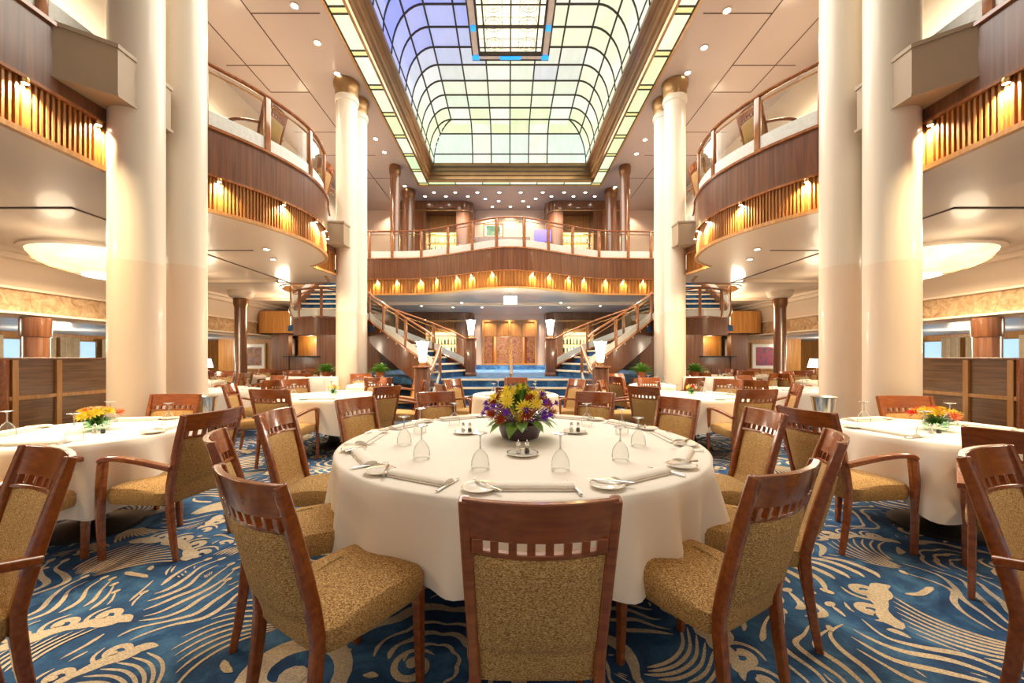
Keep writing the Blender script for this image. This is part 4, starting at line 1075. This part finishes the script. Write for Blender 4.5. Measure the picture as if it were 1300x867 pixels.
def bouquet(loc, label):
    rb = random.Random(3); root = empty('flower_arrangement', loc); tag(root, label, 'flowers')
    mb = MB(); mb.lathe([(.075,0),(.10,.01),(.115,.05),(.118,.085),(.105,.085),(.09,.05),(.001,.045)], n=36); mb.build('bowl', BOWLM, root)
    mb = MB()
    for k in range(230):                                   # filler foliage sprigs
        a = rb.uniform(0,2*PI); el = rb.uniform(.05,1.5); r0 = rb.uniform(.02,.13)
        leafm(mb, a, el, rb.uniform(.06,.15), rb.uniform(.010,.022), (r0*math.cos(a)*math.cos(el), r0*math.sin(a)*math.cos(el), .085+.13*math.sin(el)), .2)
    mb.build('greenery', LEAF, root, smooth=False, recalc=False)
    for k in range(13):
        a = 2*PI*k/13+rb.uniform(-.15,.15); mb = MB(); leafm(mb, a, rb.uniform(.0,.35), rb.uniform(.09,.15), rb.uniform(.06,.08), (.08*math.cos(a),.08*math.sin(a),.10), .55)
        mb.build('broad_leaf', LEAFL, root, recalc=False)
    def fl_(name, n, mat, r, npet, cup, layers, els, rad, top=.30):
        for k in range(n):
            a = 2.399*k+rb.uniform(-.3,.3)+len(name); el = rb.uniform(*els)
            d = Vector((math.cos(a)*math.cos(el), math.sin(a)*math.cos(el), math.sin(el)*.86)); c = Vector((0,0,.11))+d*rad*rb.uniform(.93,1.08)
            mb = MB(); petals(mb, r*rb.uniform(.85,1.15), npet, cup, c, d, layers); mb.M = Matrix.Identity(4); mb.tube([(0,0,.06), tuple(c*.6+Vector((0,0,.03))), tuple(c)], .0025, 5)
            mb.mi = 1; mb.build(name, mat, root, smooth=False, recalc=False)
    fl_('yellow_flower', 22, YEL, .040, 13, .010, 3, (.45,1.55), .19)
    fl_('rust_flower', 12, RUST, .036, 14, .022, 4, (.12,1.15), .17)
    fl_('purple_flower', 24, PURP, .021, 6, .018, 2, (.0,1.25), .205)
    return root
VASEG = glassy('vase_glass', (.75,.88,.80), .08)
def posy(x, y, z, label, mats, s=1, parts=True):
    rb = random.Random(int(abs(x*100)+y*10)); root = empty('flower_posy', (x,y,z)); tag(root, label, 'flowers')
    mb = MB(); mb.lathe([(.035,0),(.045,.01),(.05,.08),(.046,.08),(.04,.02),(.001,.015)], n=20); mb.build('vase', VASEG, root)
    mb = MB()
    for k in range(50):
        a = rb.uniform(0,2*PI); leafm(mb, a, rb.uniform(.1,1.3), rb.uniform(.05,.09), .016, (.01*math.cos(a),.01*math.sin(a),rb.uniform(.02,.08)), .3)
    mb.build('greenery', LEAF, root, smooth=False, recalc=False)
    for k in range(21 if parts else 7):
        a = 2.399*k; el = rb.uniform(.15,1.5); d = Vector((math.cos(a)*math.cos(el), math.sin(a)*math.cos(el), .55*math.sin(el))); c = Vector((0,0,.08))+d*.085
        mb = MB(); petals(mb, .034, 10, .012, c, d, 3); mb.build('flower', mats[k % len(mats)], root, smooth=False, recalc=False)
    root.scale = (s*1.35 if parts else s,s*1.35 if parts else s,s); return root

def table(x, y, rad, h, label, cl, group=None, hem=lambda t: .36, seg=96, folds=22, amp=.02):
    root = empty('round_table', (x,y,0)); tag(root, label, 'table', group)
    mb = MB(); mb.lathe([(rad-.03,h-.035),(rad-.01,h-.03),(rad-.01,h-.008),(rad-.03,h-.006)], n=48); mb.build('tabletop', MAHOG, root)
    mb = MB(); mb.lathe([(.30,0),(.30,.03),(.10,.07),(.07,.12),(.07,h-.06),(.16,h-.035)], n=24); mb.build('pedestal', DARKM, root)
    # cloth
    mb = MB(); rp = random.Random(int(x*31+y*17)); ph = [rp.uniform(0,6) for _ in range(4)]
    prof = [0,.35,.7,.92,.985]; rings = []
    for q in prof: rings.append([(q*rad*math.cos(2*PI*k/seg), q*rad*math.sin(2*PI*k/seg), h) for k in range(seg)])
    rings.append([(rad*1.003*math.cos(2*PI*k/seg), rad*1.003*math.sin(2*PI*k/seg), h-.006) for k in range(seg)])
    for i in range(1,11):
        t = i/10; ring = []
        for k in range(seg):
            a = 2*PI*k/seg; hb = hem(a); z = h-.008-(h-.008-hb)*t
            f_ = (math.sin(folds*a+ph[0]+1.5*math.sin(3*a+ph[1])+.5*math.sin(7*a))*.6+math.sin(round(folds*.45)*a+ph[3]+math.sin(5*a+ph[2]))*.7); f_ = (abs(1+f_*.77)**1.6-.9)*(.85+.3*math.sin(2*a+ph[1]))
            r_ = rad+.006+.022*t+amp*(t**.8)*f_
            ring.append((r_*math.cos(a), r_*math.sin(a), z))
        rings.append(ring)
    mb.loft(rings, True, False); c0 = rings[0]; mb.f = mb.f[seg:] if False else mb.f
    o = mb.build('tablecloth', LINEN, recalc=False, bev=0); o.location = (x,y,0)
    o.data.set_sharp_from_angle(angle=R(80))
    tag(o, cl, 'tablecloth', None)
    return root

TH = .76
# ---- the big round table in the middle
CX, CY, CR = .02, 2.76, 1.195
def hem(a):                                # angle 0 = +x; hem dips at the sides, lifts at the front and back
    return .43-.22*abs(math.cos(a))**1.3+.02*math.sin(5*a)
table(CX, CY, CR, TH, 'large round dining table set for twelve in the centre, under a white cloth', 'long white cloth draped over the large central round table', hem=hem, seg=240, folds=24, amp=.050)
SEATN = ['nearest chair seen from behind,','first chair left of the nearest one','second chair left of the nearest one','leftmost chair','fourth chair left of the nearest one','rear chair just left of the flowers','rear chair hidden behind the flowers','rear chair just right of the flowers','fourth chair right of the nearest one','rightmost chair','second chair right of the nearest one','first chair right of the nearest one']
PLC = ['at the nearest seat','at the first seat left of the nearest','at the second seat left of the nearest','at the leftmost seat','at the left rear seat','at the rear seat left of the flowers','at the rear seat behind the flowers','at the rear seat right of the flowers','at the right rear seat','at the rightmost seat','at the second seat right of the nearest','at the first seat right of the nearest']
rk = random.Random(9)
TT = TH+.002
for k in range(12):
    a = -PI/2-2*PI*k/12                     # clockwise seen from above = leftwards from the front
    d = (math.cos(a), math.sin(a)); t_ = (-d[1], d[0]); rot = a+PI/2
    rch = 1.375
    cx_, cy_ = {0:(CX+.0,1.385), 1:(-.715,1.545), 11:(.71,1.63)}.get(k, (CX+rch*d[0], CY+rch*d[1]))
    chair_at(cx_, cy_, CX, CY, False, SEATN[k]+' at the big central table', 'chairs around the big central table', rk.uniform(-.04,.04) if k else 0)
    def at(r_, s_): return (CX+r_*d[0]+s_*t_[0], CY+r_*d[1]+s_*t_[1], TT)
    place(NP, at(CR-.145, .03), rot+rk.uniform(-.05,.05), 'rolled white napkin '+PLC[k]+', central table', 'napkins on the central table')
    place(PL, at(CR-.13, -.21), rk.uniform(0,3), 'small white bread plate '+PLC[k]+', central table', 'bread plates on the central table')
    p = at(CR-.14, -.18); place(KN, (p[0],p[1],TT+.014), rot+.7, 'butter knife on the bread plate '+PLC[k]+', central table', 'knives on the central table')
    place(KN, at(CR-.15, .20), rot+.15, 'table knife beside the napkin '+PLC[k]+', central table', 'knives on the central table')
    place(WG, at(CR-.43, .18), 0, 'upturned wine glass '+PLC[k]+', central table', 'wine glasses on the central table')
bq = bouquet((CX+.0, CY+.02, TT), 'mixed bouquet of yellow, rust and purple flowers in a dark bowl')
bq.scale = (1.28,1.28,1.22)
for (dx, dy, nm) in ((.0,-.46,'in front of the bouquet'),(-.40,.20,'left of the bouquet'),(.42,.22,'right of the bouquet')):
    x, y = CX+dx, CY+dy
    place(BIGP, (x,y,TT), 0, 'white plate carrying the shakers '+nm+' on the central table', 'shaker plates on the central table')
    place(SS, (x-.024,y+.01,TT+.009), 0, 'glass salt shaker with silver cap '+nm+' on the central table', None)
    place(PS, (x+.026,y+.01,TT+.009), 0, 'pepper shaker with silver cap '+nm+' on the central table', None)

# ---- four-seat and six-seat side tables
def setting(x, y, rad, n, a0, tn, near=True, glasses=True):
    for k in range(n):
        a = a0+2*PI*k/n; d = (math.cos(a), math.sin(a)); t_ = (-d[1], d[0]); rot = a+PI/2
        def at(r_, s_): return (x+r_*d[0]+s_*t_[0], y+r_*d[1]+s_*t_[1], TT)
        fb = 'near' if d[1] < -.38 else ('far' if d[1] > .38 else ''); lr = 'left' if d[0] < -.38 else ('right' if d[0] > .38 else ''); sd = (fb+' '+lr).strip()+' side of '
        place(WG, at(rad-.26, .17), 0, 'wine glass, '+sd+tn.replace('table table','table'), 'wine glasses on '+tn)
        if near:
            place(NP, at(rad-.15, .02), rot, 'napkin, '+sd+tn, 'napkins on '+tn)
            place(PL, at(rad-.14, -.22), 0, 'bread plate, '+sd+tn, 'bread plates on '+tn)
            place(KN, at(rad-.15, .19), rot, 'knife, '+sd+tn, 'knives on '+tn)
        else: place(NP, at(rad-.15, .02), rot, 'napkin, '+sd+tn, 'napkins on '+tn)
SIDEC = lambda a: .30+.10*math.cos(4*a)
for sg, nm in ((-1,'left'),(1,'right')):
    x, y = sg*3.30, 3.08; tn = 'the %s foreground table' % nm
    table(x, y, .67, TH, 'round four-seat table under a white cloth by the %s columns' % nm, 'white cloth draped over '+tn, hem=lambda a: .36+.10*math.cos(4*a), seg=144, folds=15, amp=.055)
    setting(x, y, .67, 4, -PI/2+.2, tn)
    posy(x, y+.02, TT, 'low posy of yellow and white flowers on '+tn if sg < 0 else 'low posy of red and yellow flowers on '+tn, [YEL, WHP, YEL, CORAL] if sg < 0 else [YEL, REDP, CORAL, YEL, YEL], 1.15)
    for q, pr, w_ in ((-1,SS,'salt'),(1,PS,'pepper')): place(pr, (x+sg*-.16+q*.03,y-.12,TT), 0, '%s shaker beside the flowers on %s' % (w_, tn))
    # silver coffee cup stack / bucket
    root = empty('ice_bucket', (x+sg*.05, y+1.18, 0)); 
    mb = MB(); mb.lathe([(.15,0),(.15,.02),(.02,.04),(.02,.66),(.06,.68)], n=20); mb.build('stand', SILVER, root)
    mb = MB(); mb.lathe([(.06,.68),(.085,.69),(.115,.90),(.125,.91),(.11,.90),(.08,.71),(.001,.70)], n=24); mb.build('bucket', SILVER, root)
    tag(root, 'silver ice bucket on a stand behind '+tn, 'ice bucket')
def chair_face(x, y, fx, fy, label, group): return chair_at(x, y, x+fx, y+fy, True, label, group)
LG, RG = 'chairs at the left foreground table', 'chairs at the right foreground table'
chair_face(-2.47, 2.82, -1, .13, 'armchair on the inner side of the left foreground table, seat facing left', LG)
chair_face(-3.42, 3.66, .05, -1, 'armchair behind the left foreground table, in front of the columns', LG)
chair_face(-3.12, 2.36, -.08, 1, 'armchair on the near side of the left foreground table, only its seat in view', LG)
chair_face(-4.2, 3.05, 1, 0, 'armchair on the outer side of the left foreground table, at the picture edge', LG)
chair_face(-2.06, 1.27, -.43, -.9, 'armchair facing the viewer, cropped by the lower left picture edge', None)
chair_face(2.42, 2.90, 1, .13, 'armchair on the inner side of the right foreground table, seat facing right', RG)
chair_face(3.72, 3.46, -.1, -1, 'armchair behind the right foreground table, in front of the partition', RG)
chair_face(2.83, 2.16, .80, .60, 'armchair in front of the right foreground table, seen from behind', RG)
chair_face(2.0, 1.27, .43, -.9, 'armchair facing the viewer, cropped by the lower right picture edge', None)

def group_table(x, y, rad, n, a0, desc, arm=True, near=False, flowers=None, skip=(), rch=None, jit=.12):
    tn = desc
    table(x, y, rad, TH, 'round table under a white cloth, '+desc, 'white tablecloth, '+desc, hem=lambda a: .30+.06*math.cos(4*a), seg=72, folds=12)
    POSN = ['front','inner','rear','outer','fifth','sixth','seventh','eighth']
    for k in range(n):
        if k in skip: continue
        a = a0+2*PI*k/n; r_ = rch or rad+.24
        dx, dy = math.cos(a), math.sin(a)
        fb = 'front' if dy < -.38 else ('rear' if dy > .38 else 'middle'); lr = 'left' if dx < -.38 else ('right' if dx > .38 else 'centre')
        side = {'front':'near','rear':'far','middle':''}[fb]
        pos = (side+' '+{'left':'left','right':'right','centre':''}[lr]).strip()
        chair_at(x+r_*dx, y+r_*dy, x, y, arm and (k % 2 == 0 or n < 6), 'chair on the %s side, %s' % (pos or 'centre', desc), 'chairs, '+desc, rk.uniform(-jit,jit))
    setting(x, y, rad, min(n,4), a0+.3, 'table '+desc, near=near)
    if flowers: posy(x, y, TT, 'small posy of flowers, '+desc, flowers, 1.0, False)
for sg, nm in ((-1,'left'),(1,'right')):
    s2 = 'left' if sg < 0 else 'right'
    group_table(sg*2.7, 5.95, .76, 6, -PI/2+(.15*sg), '%s of centre just behind the big table' % s2, near=True, flowers=[YEL,CORAL] if sg < 0 else [WHP,YEL,REDP])
    group_table(sg*5.2, 7.0, .66, 4, -PI/2+.3*sg, 'behind the %s foreground columns' % s2, near=False)
    group_table(sg*2.95, 8.25, .46, 4, -PI/2+.5, 'in front of the rear %s white columns' % s2, skip=(1,) if sg > 0 else (3,))
    group_table(sg*5.6, 10.3, .60, 4, -PI/2+.6, 'beside the outer side of the rear %s columns' % s2, flowers=[WHP])
    group_table(sg*7.6, 9.5, .60, 4, -PI/2+.1, 'under the %s deck, before the brown column' % s2, flowers=[YEL])
    group_table(sg*6.2, 12.4, .55, 4, -PI/2+.4, 'under the %s deck, beside the brown column' % s2, flowers=[YEL,WHP])
    group_table(sg*8.3, 12.3, .60, 4, -PI/2, 'deep under the %s deck, before the picture wall' % s2, flowers=[WHP])
group_table(0.05, 6.15, .66, 6, -PI/2, 'in the centre before the steps', near=False)
# ferns in planters at the foot of the stairs, draped serving tables
def fern(x, y, z, label, s=1):
    rb = random.Random(int(abs(x)*77)); root = empty('potted_fern', (x,y,z)); tag(root, label, 'plant')
    mb = MB(); mb.lathe([(.10,0),(.11,.01),(.14,.18),(.15,.20),(.13,.19),(.001,.16)], n=20); mb.build('pot', TERRA, root)
    mb = MB()
    for k in range(120):
        a = rb.uniform(0,2*PI); el = rb.uniform(.2,1.45); l = rb.uniform(.35,.6)
        d = Vector((math.cos(a)*math.cos(el), math.sin(a)*math.cos(el), math.sin(el))); sd = Vector((-math.sin(a), math.cos(a), 0))
        for i in range(2,11):
            t = i/10; p = Vector((0,0,.17))+d*l*t-Vector((0,0,1))*l*.5*t*t
            for q in (-1,1):
                w_ = .075*(1.15-t); mb.add([tuple(p), tuple(p+sd*q*w_+d*.02), tuple(p+d*.028)], [(0,1,2)])
    mb.build('fronds', LEAF, root, smooth=False, recalc=False); root.scale = (s,s,s); return root
for sg, nm in ((-1,'left'),(1,'right')):
    for k, (x, y, w) in enumerate(((4.98,8.72,.60),(4.22,8.72,.60))):
        mb = MB(); P_ = []
        N = 48
        rings = []
        for q, z in ((.0,.90),(.98,.90),(1,.893),(1.02,.7),(1.03,.4),(1.05,.004)):
            ring = []
            for i in range(N):
                t = 2*PI*i/N; c, s_ = math.cos(t), math.sin(t); e = .25
                f_ = 1+(.02*math.sin(i*1.6) if z < .85 else 0)
                ring.append((math.copysign(abs(c)**e,c)*w/2*q*f_, math.copysign(abs(s_)**e,s_)*.30*q*f_, z))
            rings.append(ring)
        mb.loft(rings, True, True); o = mb.build('serving_table', LINEN, recalc=True); o.location = (sg*x,y,0)
        tag(o, 'square serving table skirted in white cloth %s the rear %s columns' % (('outside','just outside')[k], nm), 'serving table', 'skirted serving tables, %s' % nm)
    for k, (x, y) in enumerate(((4.5,9.62),(3.12,9.4))):
        mb = MB(); mb.box((0,0,.42),(.5,.4,.84)); o = mb.build('planter_stand', DARKW, smooth=False, bev=.01); o.location = (sg*x,y,0)
        tag(o, 'veneered stand carrying a fern %s the rear %s columns' % (('outside','inside')[k], nm), 'plant stand')
        fern(sg*x, y, .84, 'bushy green fern in a terracotta pot %s the rear %s columns' % (('outside','inside')[k], nm), .78)
    # table lamp deep in the room
    root = empty('table_lamp', (sg*8.75,11.25,0)); mb = MB(); mb.lathe([(.14,0),(.14,.02),(.02,.05),(.02,1.05)], n=16); mb.build('stand', BRASS, root)
    mb = MB(); mb.lathe([(.22,1.05),(.16,1.30),(.15,1.30),(.21,1.05)], n=24, caps=False); mb.build('lamp_shade', LAMPW, root)
    tag(root, 'lit standing lamp with white shade under the %s deck' % nm, 'lamp')

# ---- tables and chairs on the upper deck, glimpsed through the railings
def up(x, y, tx, ty, label, grp):
    rz = math.atan2(-(tx-x), (ty-y)); place(ARM, (x,y,ZU), rz, label, grp)
for sg, nm in ((-1,'left'),(1,'right')):
    for k, (x, y) in enumerate(((4.75,6.2),(4.75,7.9),(5.0,2.4))):
        w_ = ('nearer','farther','foreground')[k]
        t_ = table(x*sg, y, .5, TH, 'small clothed table on the %s upper deck, %s one' % (nm, w_), 'white cloth on the %s upper deck table, %s one' % (nm, w_), hem=lambda a: .35, seg=48, folds=10)
        t_.location.z = ZU; bpy.data.objects[[o.name for o in COL.objects if o.get('label','').startswith('white cloth on the %s upper deck table, %s' % (nm, w_))][0]].location.z = ZU
        up((x-.78)*sg, y-.1, x*sg, y, 'armchair close to the railing on the %s upper deck, %s table' % (nm, w_), 'upper deck armchairs'); up((x+.1)*sg, y+.85, x*sg, y, 'armchair behind the table on the %s upper deck, %s table' % (nm, w_), 'upper deck armchairs')
w = bpy.data.worlds.new('world'); sc.world = w; w.use_nodes = True
bg = w.node_tree.nodes['Background']; bg.inputs[0].default_value = (1,.86,.70,1); bg.inputs[1].default_value = .40
sc.view_settings.view_transform = 'Standard'; sc.view_settings.look = 'None'; sc.view_settings.gamma = 1
sc.view_settings.exposure = .64; sc.view_settings.use_curve_mapping = False
sc.cycles.use_denoising = True; sc.cycles.max_bounces = 8; sc.cycles.diffuse_bounces = 4; sc.cycles.glossy_bounces = 3
sc.cycles.transparent_max_bounces = 64; sc.cycles.transmission_bounces = 4; sc.cycles.sample_clamp_indirect = 4
sc.cycles.caustics_reflective = False; sc.cycles.caustics_refractive = False
